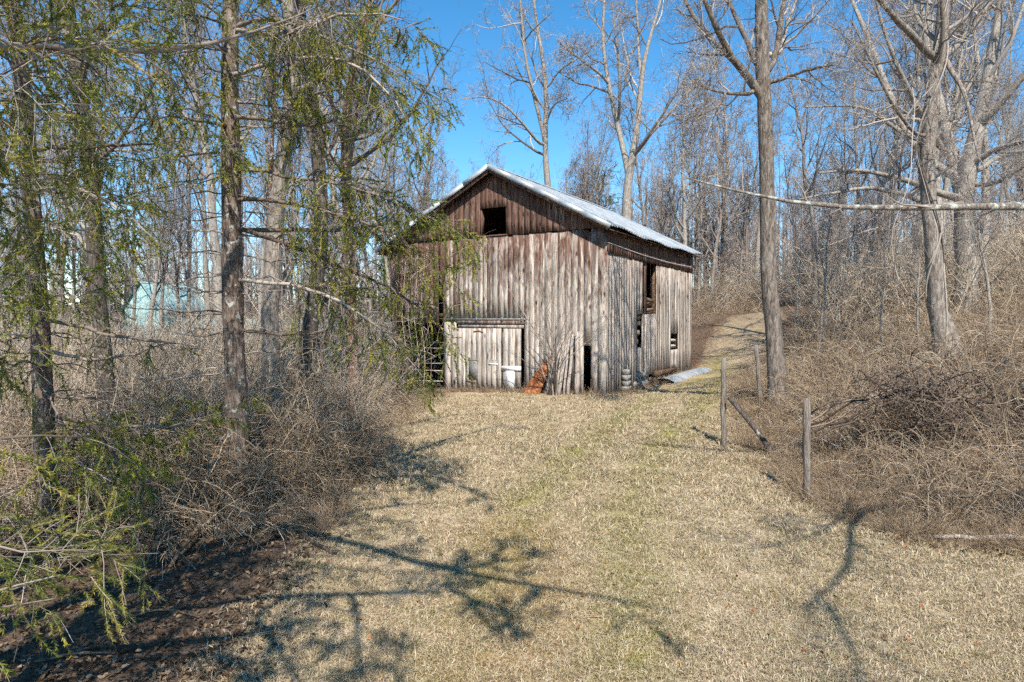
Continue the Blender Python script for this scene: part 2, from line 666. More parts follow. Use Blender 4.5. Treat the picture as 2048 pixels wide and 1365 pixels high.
WOOD = wood('weathered_wood')
mt = M('old_timber', .95, .08)
_o = mt.coord()
_f = mt.noise(mt.mapping(_o, (1, 1, 1)), 14, 5, .7, 1.)
mt.color(mt.ramp(_f, [(.3, C('3a2a20')), (.5, C('6a5242')), (.7, C('93806e'))]))
mt.bump(_f, .5, .01)
TIMBER = mt.m

mr = M('roof_metal', .5, .4)
_p = mr.coord()
_s = mr.noise(mr.mapping(_p, (.25, 2., 1.)), 5., 5, .65, .3)
_s2 = mr.noise(_p, 1.4, 4, .6)
rc = mr.ramp(_s, [(.25, C('85898a')), (.45, C('a9adae')), (.65, C('c8cbcb'))])
rc = mr.mix(mr.step(_s2, .64, .74, 0, .25), rc, C('94806e'))
mr.color(rc)
mr.put(mr.b, 'Metallic', .35)
ROOFM = mr.m

ru = M('rusty_steel', .85, .2)
_p = ru.coord()
_s = ru.noise(_p, 6., 6, .65, .4)
ru.color(ru.ramp(_s, [(.3, C('43281a')), (.48, C('7d4a2c')), (.6, C('a06a44')), (.75, C('c3a58f'))]))
ru.bump(_s, .3, .005)
RUST = ru.m

wp = M('white_paint', .7, .3)
_p = wp.coord()
_s = wp.noise(wp.mapping(_p, (1, 1, .2)), 18., 5, .65)
wp.color(wp.ramp(_s, [(.3, C('8c8378')), (.42, C('e2dfda')), (.8, C('f4f2ee'))]))
WHITE = wp.m

cm = M('concrete', .95, .1)
_s = cm.noise(cm.coord(), 16., 6, .7)
cm.color(cm.ramp(_s, [(.3, C('6f6a63')), (.5, C('9a948b')), (.7, C('bdb7ac'))]))
cm.bump(_s, .6, .01)
CONC = cm.m

im = M('grey_iron', .6, .4)
_s = im.noise(im.coord(), 30., 4, .6)
im.color(im.ramp(_s, [(.35, C('4f4a46')), (.6, C('8d8a86'))]))
IRON = im.m

HW, LEN, RIDGE, RX, SL = 4.56, 10.3, 7.90, .25, .52
BARN = np.array([-.85, 24.78, 0.])
BR = -math.radians(30)
barn = thing('barn', tuple(BARN), 'weathered grey-brown plank barn with a pale metal gable roof', 'barn', rz=BR)


def to_world(x, y, z=0.):
    c, s = math.cos(BR), math.sin(BR)
    return np.array([BARN[0] + x * c - y * s, BARN[1] + x * s + y * c, z])


def foot(x, y):
    p = to_world(x, y)
    return gzf(p[0], p[1])


def board_mesh(w, zb0, zb1, zt0, zt1, t=.026, seg=4, jag=.03):
    """a plank with a ragged foot: x 0..w, y -t..0, z up"""
    g = Geo()
    rows = []
    bow = random.uniform(-.012, .012)
    for k in range(seg + 1):
        u = k / seg
        l = random.uniform(-.0015, .0015)
        r = random.uniform(-.002, .001)
        bz = random.uniform(-jag, jag) if k == 0 else 0
        b = bow * math.sin(math.pi * u) - (random.uniform(0, .02) if k == 0 else 0)
        z0 = zb0 + (zt0 - zb0) * u + bz
        z1 = zb1 + (zt1 - zb1) * u + bz * random.uniform(-1, 1)
        rows.append([(l, -t + b, z0), (w + r, -t + b, z1), (w + r, b, z1), (l, b, z0)])
    v = np.array(rows).reshape(-1, 3)
    q = []
    for k in range(seg):
        a, b = 4 * k, 4 * k + 4
        for j in range(4):
            q.append((a + j, a + (j + 1) % 4, b + (j + 1) % 4, b + j))
    q += [(3, 2, 1, 0), tuple(4 * seg + j for j in range(4))]
    g.raw(v, q)
    return g


def board(parent, side, u0, u1, zb0, zb1, zt0, zt1, out=0., brown=0., t=.026, name='board', jag=.03, mat=None, gap=.003):
    w = u1 - u0 - gap
    if w < .02:
        return
    z0 = min(zb0, zb1)
    g = board_mesh(w, zb0 - z0, zb1 - z0, zt0 - z0, zt1 - z0, t, jag=jag)
    if side == 'front':
        o = g.build(name, mat or WOOD, parent, (u0, -out, z0))
    else:
        o = g.build(name, mat or WOOD, parent, (HW + out, u0, z0), math.pi / 2)
    o['brown'] = float(brown)
    return o


def cuts(a, b, lo=.17, hi=.27, marks=()):
    pts = sorted(set([a, b] + [m for m in marks if a < m < b]))
    out = []
    for p, q in zip(pts[:-1], pts[1:]):
        n = max(1, round((q - p) / random.uniform(lo + .03, hi - .03)))
        ws = np.array([random.uniform(.8, 1.2) for _ in range(n)])
        ws = ws / ws.sum() * (q - p)
        x = p
        for w in ws:
            out.append((x, x + w))
            x += w
    return out


def rake(x):
    return RIDGE - SL * abs(x - RX) - .10


# timber frames that the planks are nailed to
g = Geo()
for x in (-4.45, -1.95, 1.55, 4.45):
    g.box((x - .09, .02, foot(x, 0) - .2), (x + .09, .2, min(rake(x) - .12, 5.4)))
for z in (2.62, 4.1):
    g.box((-4.36, .02, z - .07), (4.36, .14, z + .07))
g.box((-3.9, .02, 5.34), (3.9, .16, 5.44))
front_wall = g.build('front_wall', TIMBER, barn)
g = Geo()
for y in (.3, 2.75, 5.3, 8.3, 10.2):
    g.box((4.36, y - .08, foot(HW, y) - .2), (4.52, y + .08, 5.4))
for z in (1.1, 2.55, 4.72):
    g.box((4.40, .38, z - .07), (4.53, 10.1, z + .07))
side_wall = g.build('side_wall', TIMBER, barn)

# gable planks
WX0, WX1, WZ0, WZ1 = -.32, .78, 5.50, 6.47
JOINT = 5.47
for u0, u1 in cuts(-4.2, HW + .02, marks=(WX0, WX1, RX)):
    t0, t1 = rake(u0), rake(u1)
    if max(t0, t1) < JOINT + .05:
        continue
    t0, t1 = max(t0, JOINT + .02), max(t1, JOINT + .02)
    pr = random.uniform(.028, .036)
    if u0 >= WX0 - .01 and u1 <= WX1 + .01:
        board(front_wall, 'front', u0, u1, WZ1, WZ1, t0, t1, pr, .52, jag=.004)
    else:
        board(front_wall, 'front', u0, u1, JOINT, JOINT, t0, t1, pr, .36 + random.uniform(-.2, .2), jag=.012)
# long planks below the joint, right of the double door and above it
for u0, u1 in cuts(-1.9, HW + .02, marks=(1.5, 3.77, 4.03)):
    mid = (u0 + u1) / 2
    top = min(JOINT - .01, rake(u0), rake(u1))
    if rake(u0) > JOINT and rake(u1) > JOINT:
        t0 = t1 = JOINT - .005 - (random.uniform(.02, .14) if random.random() < .18 else 0)
    else:
        t0, t1 = min(JOINT, rake(u0)), min(JOINT, rake(u1))
    pr = random.uniform(0, .005)
    br = random.uniform(-.15, .1) - (.12 if mid > 2.6 else 0)
    gp = random.choice([.002, .002, .003, .004, .005, .012])
    if mid < 1.5:
        board(front_wall, 'front', u0, u1, 2.5, 2.5, t0, t1, pr, br, gap=gp)
    elif 3.77 <= mid <= 4.03:
        board(front_wall, 'front', u0, u1, 1.58, 1.58, t0, t1, pr, br)
    else:
        f = foot(mid, 0) - random.uniform(-.04, .1)
        board(front_wall, 'front', u0, u1, f, f, t0, t1, pr, br, gap=gp)
# planks at the shaded end, over the open bay
for u0, u1 in cuts(-4.56, -1.95, .2, .32, marks=(-2.2, -2.45)):
    mid = (u0 + u1) / 2
    if -2.2 < mid < -1.95:
        board(front_wall, 'front', u0, u1, 3.9, 3.9, min(JOINT, rake(u0)), min(JOINT, rake(u1)), -.02, .5)
        continue
    b = 2.42 - random.uniform(0, .12)
    board(front_wall, 'front', u0, u1, b, b, min(JOINT - .01, rake(u0)), min(JOINT - .01, rake(u1)), -.02, .42 + random.uniform(-.15, .25), gap=random.choice([.01, .03]))
for k, z in enumerate((-.1, .35, .6, 1.25, 1.5)):
    g = Geo()
    g.beam((-4.5, .75, z + .1), (-1.75, .72, z + random.uniform(.02, .18)), .03, random.uniform(.16, .24), (0, -1, 0))
    o = g.build('board', WOOD, front_wall)
    o['brown'] = .5
for u0, u1 in cuts(-1.93, -1.38, .2, .3):
    f = foot(u0, 0) - .05
    board(front_wall, 'front', u0, u1, f, f, 2.46, 2.46, .012, -.25)
# window lining and lintel
g = Geo()
for lo, hi in (((WX0 - .01, -.02, WZ0), (WX0 + .035, .2, WZ1)), ((WX1 - .035, -.02, WZ0), (WX1 + .01, .2, WZ1)), ((WX0 - .03, -.065, WZ0 - .05), (WX1 + .03, .2, WZ0 - .003))):
    g.box(lo, hi)
o = g.build('window_frame', WOOD, front_wall)
o['brown'] = .5
# sliding rail and lintel over the door
g = Geo()
g.box((-1.95, -.09, 2.44), (1.56, -.035, 2.50))
for x in (-1.6, -.5, .6, 1.4):
    g.box((x, -.11, 2.40), (x + .05, -.03, 2.54))
g.build('door_rail', IRON, barn)
for (x0, x1, z0, z1, yy) in ((-1.36, 1.5, 2.29, 2.43, .075), (-1.3, 1.48, 2.15, 2.28, .05)):
    g = Geo()
    g.box((x0, -yy, z0), (x1, -.034, z1))
    o = g.build('lintel_board', WOOD, barn)
    o['brown'] = .35
# the double door
dg = Geo()
dg.box((-1.3, .0, 1.85), (.5, .03, 1.99))
door = dg.build('door', TIMBER, barn)
dg = Geo()
dg.box((-1.3, .0, .3), (.5, .03, .44))
dg.build('batten', TIMBER, door)
tilt = .06
for u0, u1 in cuts(-1.37, .56, .19, .27):
    f = foot(u0, 0) + .09 - (u0 + 1.37) * tilt + (.05 if u0 > -.7 else 0)
    board(door, 'front', u0, u1, f, f - .01, 2.14, 2.14, .012 + random.uniform(0, .006), -.35 + random.uniform(-.1, .15), jag=.012)
dg = Geo()
dg.box((.64, .0, 1.85), (1.33, .03, 1.99))
door2 = dg.build('door', TIMBER, barn)
dg = Geo()
dg.box((.64, .0, .3), (1.33, .03, .44))
dg.build('batten', TIMBER, door2)
for u0, u1 in cuts(.61, 1.37, .2, .27):
    board(door2, 'front', u0, u1, -.05, -.05, 2.14, 2.14, .008 + random.uniform(0, .006), -.3 + random.uniform(-.1, .2), jag=.01)
for (x0, x1, z0, z1) in ((.57, 1.39, .64, .80), (.76, 1.1, -.06, .635)):
    g = Geo()
    g.box((x0, -.075, z0), (x1, -.046, z1))
    o = g.build('white_patch', WHITE, door2)
    o['label'] = 'white painted patch board'
g = Geo()
g.box((-.84, -.052, .24), (-.46, -.042, .98))
g.box((-.86, -.058, .95), (-.44, -.044, 1.0))
g.build('metal_patch', IRON, door)
g = Geo()
g.beam((-.95, -.06, .22), (-.5, -.06, .14), .03, .05, (0, -1, 0))
g.build('door_handle', TIMBER, door)
g = Geo()
g.box((.02, -.062, .83), (.42, -.045, .875))
for x in (.03, .14, .22, .31, .38):
    g.tubes(np.array([(x, -.055, .93), (x + .03, -.06, 1.0), (x + .07, -.058, 1.03), (x + .06, -.055, .95)]), np.full(4, .009), 4)
g.build('hasp', WHITE, door)
g = Geo()
g.tubes(np.array([(-.62, -.05, 2.02), (-.42, -.05, 2.06), (-.2, -.05, 2.0)]), np.array([.02, .03, .02]), 6)
g.build('door_hanger', RUST, door)

# side wall planks
side_rows = cuts(-.0, LEN, .2, .3, marks=(2.9, 3.5, 4.12, 5.12, 7.05, 8.1, 4.3, 7.9))
for u0, u1 in side_rows:
    mid = (u0 + u1) / 2
    f = foot(HW, mid)
    pr = random.uniform(0, .012)
    br = random.uniform(-.3, .05) - .2
    tz = 4.66 + random.uniform(-.02, .02)
    gp = random.choice([.003, .004, .006, .012, .03])
    fb = f - random.uniform(-.02, .08)
    if 4.3 < mid < 7.9:
        fb = f + .32 + random.uniform(-.03, .05)
    if 2.9 < mid < 3.5:
        board(side_wall, 'side', u0, u1, fb, fb, 1.38, 1.44, pr, br, gap=gp)
        board(side_wall, 'side', u0, u1, 2.66, 2.66, tz, tz, pr, br)
    elif 4.12 < mid < 5.12:
        board(side_wall, 'side', u0, u1, fb, fb, 2.68, 2.66, pr, br, gap=gp)
    elif 3.5 < mid < 4.12:
        z0 = 2.6 if mid > 3.8 else fb
        board(side_wall, 'side', u0, u1, fb, fb, 2.66, 2.66, pr, br, gap=.03)
        if mid > 3.75:
            board(side_wall, 'side', u0, u1, 2.7, 2.7, tz, tz, -.03, .3, gap=.05)
    elif 7.05 < mid < 8.1:
        board(side_wall, 'side', u0, u1, fb, fb, 1.2, 1.2, pr, br, gap=gp)
        board(side_wall, 'side', u0, u1, 1.88, 1.88, tz, tz, pr, br, gap=gp)
    else:
        board(side_wall, 'side', u0, u1, fb, fb, tz, tz, pr, br, gap=gp)
for u0, u1 in cuts(0., LEN, .2, .3):
    board(side_wall, 'side', u0, u1, 4.64, 4.64, 5.5, 5.5, .03, .55 + random.uniform(-.1, .1), jag=.02)
# far walls, only seen through gaps
g = Geo()
for y0, y1 in cuts(0, LEN, .2, .3):
    g.box((-HW - .03, y0, -.6), (-HW, y1 - .012, 5.1))
g.build('left_wall', WOOD, barn)
g = Geo()
for x0, x1 in cuts(-HW, HW, .2, .3):
    g.box((x0, LEN, -.5), (x1 - .012, LEN + .03, min(rake(x0), rake(x1))))
g.build('rear_wall', WOOD, barn)
g = Geo()
for x in np.arange(-4.3, 4.4, .3):
    g.box((x, .3, 2.48), (x + .28, 10.1, 2.51))
g.build('loft_floor', TIMBER, barn)

# roof: decking, rafters, corrugated sheets, edge trim
OVF = .42
SPAN = {-1: HW + .42 + RX, 1: HW + .34 - RX}
g = Geo()
for s in (-1, 1):
    sp = SPAN[s]
    for k, x in enumerate(np.arange(.02, sp - .1, .34)):
        x1 = min(x + .325, sp - .06)
        z0, z1 = RIDGE - SL * x - .05 - .11 * x / HW, RIDGE - SL * x1 - .05 - .11 * x1 / HW
        v = [(RX + s * x, -OVF + .04, z0), (RX + s * x1, -OVF + .04, z1), (RX + s * x1, LEN + .3, z1), (RX + s * x, LEN + .3, z0)]
        v2 = [(a, b, c - .025) for a, b, c in v]
        g.raw(v + v2, [(0, 1, 2, 3), (7, 6, 5, 4), (0, 4, 5, 1), (1, 5, 6, 2), (2, 6, 7, 3), (3, 7, 4, 0)])
    for y in list(np.arange(.25, LEN, .9)):
        g.beam((RX + s * .02, y, RIDGE - .14), (RX + s * (sp - .1), y, RIDGE - SL * (sp - .1) - .26), .05, .1, (0, 1, 0))
roof = g.build('roof', TIMBER, barn)


def sag(y, u):
    """old eaves dip between the posts"""
    return -.10 * u * math.sin(math.pi * max(0, min(1, (y + .4) / (LEN + .8)))) + .03 * u * math.sin(y * 1.9)


W_SHEET = .70
ny = int(round((LEN + OVF + .4) / W_SHEET))
for s in (-1, 1):
    for i in range(ny):
        y0 = -OVF + i * W_SHEET
        ys = np.linspace(0, W_SHEET + .03, 15)
        us = np.linspace(0, 1, 6)
        lift = random.uniform(0, .008)
        end = SPAN[s] + random.uniform(-.015, .03)
        top, bot = [], []
        for u in us:
            for yy in ys:
                x = u * end
                z = RIDGE - SL * x + .012 + .026 * math.cos(yy / W_SHEET * 2 * math.pi * 3) + lift + sag(y0 + yy, u) + .004 * (i % 2)
                top.append((RX + s * x, y0 + yy, z))
                bot.append((RX + s * x, y0 + yy, z - .01))
        n, mth = len(ys), len(us)
        I = np.arange(n * mth).reshape(mth, n)
        q = np.stack([I[:-1, :-1], I[1:, :-1], I[1:, 1:], I[:-1, 1:]], -1).reshape(-1, 4)
        K = n * mth
        qb = q[:, ::-1] + K
        e = [(I[-1, j], I[-1, j] + K, I[-1, j + 1] + K, I[-1, j + 1]) for j in range(n - 1)]
        e += [(I[k, 0], I[k, 0] + K, I[k + 1, 0] + K, I[k + 1, 0]) for k in range(mth - 1)]
        e += [(I[k, -1], I[k + 1, -1], I[k + 1, -1] + K, I[k, -1] + K) for k in range(mth - 1)]
        g = Geo()
        g.raw(top + bot, np.concatenate([q, qb, np.array(e)]))
        g.build('roof_sheet', ROOFM, roof, smooth=False)
for s in (-1, 1):
    e = SPAN[s] - .02
    g = Geo()
    pts = [(RX + s * e * u, -OVF - .03, RIDGE - SL * e * u + .03 + sag(-OVF, u)) for u in np.linspace(0, 1, 6)]
    for p, q_ in zip(pts[:-1], pts[1:]):
        g.beam((p[0], p[1] - .02, p[2] - .06), (q_[0], q_[1] - .02, q_[2] - .06), .02, .17, (0, 0, 1))
        g.beam((p[0], p[1] + .06, p[2] + .005), (q_[0], q_[1] + .06, q_[2] + .005), .13, .012, (0, 0, 1))
    g.build('edge_trim', ROOFM, roof)
    g = Geo()
    g.beam((RX, -OVF + .05, RIDGE - .16), (RX + s * e * .98, -OVF + .05, RIDGE - SL * e * .98 - .16), .028, .13, (0, 0, 1))
    o = g.build('barge_board', WOOD, roof)
    o['brown'] = 0.
g = Geo()
for k in range(2):
    s = (-1, 1)[k]
    g.raw([(RX, -OVF - .04, RIDGE + .075), (RX + s * .24, -OVF - .04, RIDGE - SL * .24 + .06), (RX + s * .24, LEN + .36, RIDGE - SL * .24 + .06), (RX, LEN + .36, RIDGE + .075)], [(0, 1, 2, 3)])
g.build('ridge_cap', ROOFM, roof)

# ------------------------------------------------------------------ things lying in, on and against the barn
def bw(x, y, z=0.):
    return to_world(x, y, z)


def sticks_thing(name, pts, rad, sides, mat, label, cat, group=None, rough=.05):
    pts = np.asarray(pts, float)
    base = pts[np.argmin(pts[:, 2])].copy()
    g = Geo()
    g.tubes(pts - base, np.asarray(rad, float), sides, None, True, rough)
    return tag(g.build(name, mat, None, tuple(base)), label, cat, group)


mp_ = M('grey_pole_wood', .95, .1)
_f = mp_.noise(mp_.mapping(mp_.coord(), (1, 1, .12)), 40., 5, .7)
mp_.color(mp_.ramp(_f, [(.3, C('62544a')), (.5, C('a3958a')), (.68, C('d0c6bb'))]))
mp_.bump(_f, .5, .01)
POLE = mp_.m
pole_spec = [(2.62, 2.86, 1.55, .035, 'outermost'), (2.78, 2.98, 1.75, .045, ''), (3.02, 3.06, 1.9, .03, ''), (3.12, 3.2, 1.62, .05, ''), (3.32, 3.27, 1.8, .035, ''), (3.46, 3.42, 1.95, .045, ''), (3.64, 3.6, 2.05, .075, '')]
names = ['thin grey pole leaning furthest over beside the rusty sheet', 'grey pole leaning between the rusty sheet and the upright poles', 'slim pole standing behind the shrub stems at the plank wall',
         'thicker round pole in the middle of the poles against the barn', 'short slim pole between two thicker poles at the barn wall', 'tall grey pole next to the square post at the barn',
         'stout tall post against the barn next to the dark doorway']
for (xb, xt, h, r, _), lab in zip(pole_spec, names):
    yb = -.62 if r < .07 else -.3
    p0 = bw(xb, yb)
    p0[2] = gzf(p0[0], p0[1]) - .03
    p1 = bw(xt, -.07 - r, h)
    ts = np.linspace(0, 1, 6)[:, None]
    pts = p0 * (1 - ts) + p1 * ts
    pts[1:-1] += rng.normal(size=(4, 3)) * .008
    sticks_thing('leaning_pole', pts, np.linspace(r, r * .8, 6) * 1.35, 7, POLE, lab, 'pole', 'poles leaning against the barn')

# bent rusty sheet
g = Geo()
for k in range(6):
    pass
us = np.linspace(0, 1, 7)
vs = np.linspace(0, 1, 5)
vv = []
for u in us:
    for w in vs:
        wdt = .62 * (1 - u) ** .8 + .16
        x = 1.9 + .75 * u ** 1.1 + w * wdt * .9
        vv.append((x - .12, -.72 + .55 * u - .05 * math.sin(w * 3.), -.05 + 1.25 * u + .02 * math.sin(5 * w)))
vv = np.array(vv)
wv_ = np.array([bw(*p) for p in vv])
ofs = wv_[0].copy()
I = np.arange(len(vv)).reshape(7, 5)
q = np.stack([I[:-1, :-1], I[:-1, 1:], I[1:, 1:], I[1:, :-1]], -1).reshape(-1, 4)
back = wv_ + np.array([0.004, .008, 0])
g.raw(np.r_[wv_, back] - ofs, np.concatenate([q, q[:, ::-1] + 35]))
tag(g.build('rusty_sheet', RUST, None, tuple(ofs)), 'rusty orange steel sheet leaning against the barn beside the shrub', 'metal sheet')

# white board standing next to the dark doorway
g = Geo()
g.box((0, -.03, 0), (.2, 0, 1.5))
p = bw(4.1, -.09)
o = g.build('white_board', POLE, None, (p[0], p[1], gzf(p[0], p[1]) - .03), BR)
tag(o, 'pale weathered board upright against the barn next to the dark doorway', 'board')

# concrete blocks let into the corner, rubble, sill beam
def block_mesh():
    g = Geo()
    g.box((0, 0, 0), (.2, .39, .185))
    return g.mesh('concrete_block', CONC)


bm_ = block_mesh()
for r in range(4):
    p = bw(HW + .05, 1.35 + .02 * (r % 2))
    o = link('concrete_block', bm_, None, (p[0], p[1], gzf(p[0], p[1]) + .02 + r * .195), BR + random.uniform(-.04, .04))
    tag(o, ['lowest grey concrete block stacked against the barn corner', 'second block from the ground in the stack at the barn corner', 'third block from the ground in the stack at the barn corner', 'topmost grey concrete block of the stack at the barn corner'][r], 'concrete block', 'concrete blocks at the barn corner')


def stone(p, r, label, mat=None, squash=.7):
    g = Geo()
    nu, nv = 9, 6
    v = []
    for j in range(nv + 1):
        th = math.pi * j / nv
        for i in range(nu):
            ph = 2 * math.pi * i / nu
            k = r * random.uniform(.78, 1.12)
            v.append((k * math.sin(th) * math.cos(ph), k * math.sin(th) * math.sin(ph) * .8, k * squash * math.cos(th)))
    I = np.arange((nv + 1) * nu).reshape(nv + 1, nu)
    g.raw(v, np.stack([I[:-1], I[1:], np.roll(I, -1, 1)[1:], np.roll(I, -1, 1)[:-1]], -1).reshape(-1, 4))
    return tag(g.build('foundation_stone', mat or CONC, None, tuple(p)), label, 'stone', 'stones at the foot of the barn')


for (y, z, r, lab) in ((2.7, .12, .2, 'rough grey stone at the barn foot nearest the block stack'), (3.15, .1, .24, 'largest grey stone at the foot of the barn side wall'), (3.6, .12, .18, 'grey stone at the barn foot under the torn plank'), (2.95, .45, .19, 'grey stone set above two others in the barn side wall'), (3.4, .42, .17, 'upper small stone in the barn side wall under the slit')):
    p = bw(HW + .06, y, 0)
    stone((p[0], p[1], gzf(p[0], p[1]) + z), r, lab)
g = Geo()
g.beam((0, 0, 0), (0, 2.9, 0), .16, .2)
p = bw(HW + .1, 4.6)
o = g.build('sill_beam', TIMBER, None, (p[0], p[1], gzf(p[0], p[1]) + .33), BR)
tag(o, 'heavy brown beam lying along the foot of the barn side wall', 'beam')
mlb = M('log_bark', .95, .1)
_f = mlb.noise(mlb.coord(), 9., 5, .7, .8)
mlb.color(mlb.ramp(_f, [(.3, C('43352a')), (.5, C('7d6550')), (.7, C('b09780'))]))
LOG = mlb.m
for k, (y, z, lab) in enumerate(((4.55, .12, 'short log end poking out under the sill beam, nearest the stones'), (5.1, .1, 'log end in the middle under the sill beam'), (5.7, .1, 'log end furthest along under the sill beam'))):
    a0 = bw(HW - .3, y)
    b0 = bw(HW + .18, y + .05)
    gz0 = gzf(a0[0], a0[1]) + z
    a0[2] = gz0
    b0[2] = gz0 - .02
    sticks_thing('log', [a0, (a0 + b0) / 2, b0], [.09, .1, .09], 9, LOG, lab, 'log', 'log ends under the sill beam')
# firewood behind the loft opening and the slit
fw_lab = ['split log on top of the wood heap in the loft opening', 'split log slanting down in the loft opening', 'split log at the front of the loft opening', 'split log deep in the loft opening heap', 'split log in the low corner of the loft opening']
for k, (y, z, dy, dz) in enumerate(((4.3, 3.28, .6, -.1), (4.25, 3.05, .75, .16), (4.3, 2.84, .7, .02), (4.7, 2.95, .35, .2), (4.2, 2.72, .8, .05))):
    a0, b0 = bw(HW - .2 - .05 * k, y, z), bw(HW - .1, y + dy, z + dz)
    g = Geo()
    m_ = (a0 + b0) / 2
    g.beam(a0 - m_, b0 - m_, .16, .12)
    tag(g.build('firewood_log', LOG, None, tuple(m_)), fw_lab[k], 'firewood', 'firewood in the loft opening')
for k, (y, z) in enumerate(((2.95, 1.62), (3.12, 1.95), (3.2, 2.3), (3.1, 2.52))):
    a0, b0 = bw(HW - .35, y, z), bw(HW - .02, y + .18, z + .03)
    sticks_thing('firewood_log', [a0, (a0 + b0) / 2, b0], [.1, .11, .1], 8, LOG, ['pale log end lowest in the narrow slit of the side wall', 'log end second from below in the narrow wall slit', 'log end third from below in the narrow wall slit', 'log end uppermost in the narrow wall slit'][k], 'firewood', 'firewood in the wall slit')
for k in range(6):
    y, z = 7.3 + .24 * (k % 3), 1.36 + .24 * (k // 3)
    p = bw(HW - .1, y, z)
    g = Geo()
    g.tubes(np.array([(0, 0, 0), (.1, .0, 0), (.16, 0, 0), (.22, 0, 0)]), np.array([.07, .07, .04, .03]), 8, None, True)
    o = g.build('glass_jar', CONC, None, (p[0] - .1, p[1], p[2]), BR)
    tag(o, 'pale jar end, %s of six in the small square wall hole' % ('lower left', 'lower middle', 'lower right', 'upper left', 'upper middle', 'upper right')[k], 'jar', 'jars in the square wall hole')
# shelf they lie on
for z in (1.28, 1.52):
    g = Geo()
    g.box((-.4, 0, -.012), (0, 1.0, .012))
    p = bw(HW - .02, 7.08, z - .0)
    g.build('shelf', TIMBER, side_wall, (HW - .03, 7.08, z))

# curved corrugated sheet on the grass
a0 = ground(1322, 768)
b0 = ground(1402, 744)
ax = b0 - a0
ln = np.linalg.norm(ax)
ax /= ln
sd = np.array([ax[1], -ax[0], 0])
sd /= np.linalg.norm(sd)
vv, n_, m_ = [], 19, 9
for i in range(m_):
    for j in range(n_):
        th = math.pi * (.08 + .84 * j / (n_ - 1))
        rr_ = .42 + .010 * math.cos(i / (m_ - 1) * 0 + j * 2.2)
        p = ax * ln * i / (m_ - 1) + sd * rr_ * math.cos(th) * 1.15 + np.array([0, 0, rr_ * math.sin(th) * .62 - .06])
        vv.append(p)
vv = np.array(vv)
I = np.arange(n_ * m_).reshape(m_, n_)
q = np.stack([I[:-1, :-1], I[:-1, 1:], I[1:, 1:], I[1:, :-1]], -1).reshape(-1, 4)
g = Geo()
cen = vv.mean(0)
cen[2] = .05
g.raw(np.r_[vv, vv - np.array([0, 0, .008])] - 0 * cen, np.concatenate([q[:, ::-1], q + n_ * m_]))
o = g.build('metal_sheet', ROOFM, None, tuple(a0 + sd * .1), 0, True)
tag(o, 'curved pale corrugated metal sheet lying on the grass beside the barn', 'metal sheet')
# tilted plank at the corner
a0 = ground(1292, 776)
b0 = a0 + np.array([-.55, .3, .62])
g = Geo()
g.beam((0, 0, 0), b0 - a0, .12, .05)
tag(g.build('leaning_plank', WOOD, None, tuple(a0)), 'grey plank leaning on the stones at the barn foot', 'plank')
# cable under the eave and the wire on to the trees
wm = M('wire', .5, .4)
wm.color(C('b8b5b0'))
p0, p1 = bw(HW + .06, -.05, 4.98), bw(HW + .12, LEN - .2, 4.86)
ts = np.linspace(0, 1, 14)[:, None]
pts = p0 * (1 - ts) + p1 * ts
pts[:, 2] -= .1 * np.sin(math.pi * ts[:, 0])
sticks_thing('cable', pts, np.full(14, .018), 5, wm.m, 'pale cable sagging along the barn side wall under the eave', 'cable', None, 0)
wd = M('dark_wire', .5, .4)
wd.color(C('6a6560'))
p0 = bw(HW + .12, LEN - .2, 4.9)
p1 = at(2090, 440, 24.)
pts = p0 * (1 - ts) + p1 * ts
pts[:, 2] -= .15 * np.sin(math.pi * ts[:, 0])
sticks_thing('overhead_wire', pts, np.full(14, .009), 4, wd.m, 'thin overhead wire running from the barn eave to the trees', 'wire', None, 0)

# ------------------------------------------------------------------ bare trees
BARK_GREY = bark('bark_grey', '3b322b', '81756a', 'b2a699', 16., .0)
BARK_PALE = bark('bark_pale', '4a4139', '8e8378', 'bbb1a4', 20., .1, .6)
BARK_DARK = bark('bark_dark', '241f1b', '4f463e', '7d7267', 18., .1)
BARK_DARK2 = bark('bark_brown', '2d2620', '6a5e53', '9d9185', 13., 0.)
BARK_RED = bark('bark_red', '33241d', '6f5142', 'a17f6c', 24., .3)
TWIG = twig_mat('twig_grey', '5b4f46', 'c2b5a8')
TWIG_FAR = twig_mat('twig_far', '6f625b', 'b8aaa0')
TWIG_DARK = twig_mat('twig_dark', '4a3f37', '94877b')


def limb(pts):
    """px, py, depth, width in px -> x, y, z, radius"""
    out = []
    for px, py, d, w in pts:
        p = at(px, py, d)
        out.append((p[0], p[1], p[2], w / FPX * d / 2))
    return np.array(out)


FINE = [L_(7, (.2, .98), (.3, .55), 48, 7, .17, .05), L_(6, (.15, .98), (.35, .6), 46, 5, .2, .04), L_(5, (.15, 1.), (.35, .65), 44, 4, .22, .03, lmin=.12)]


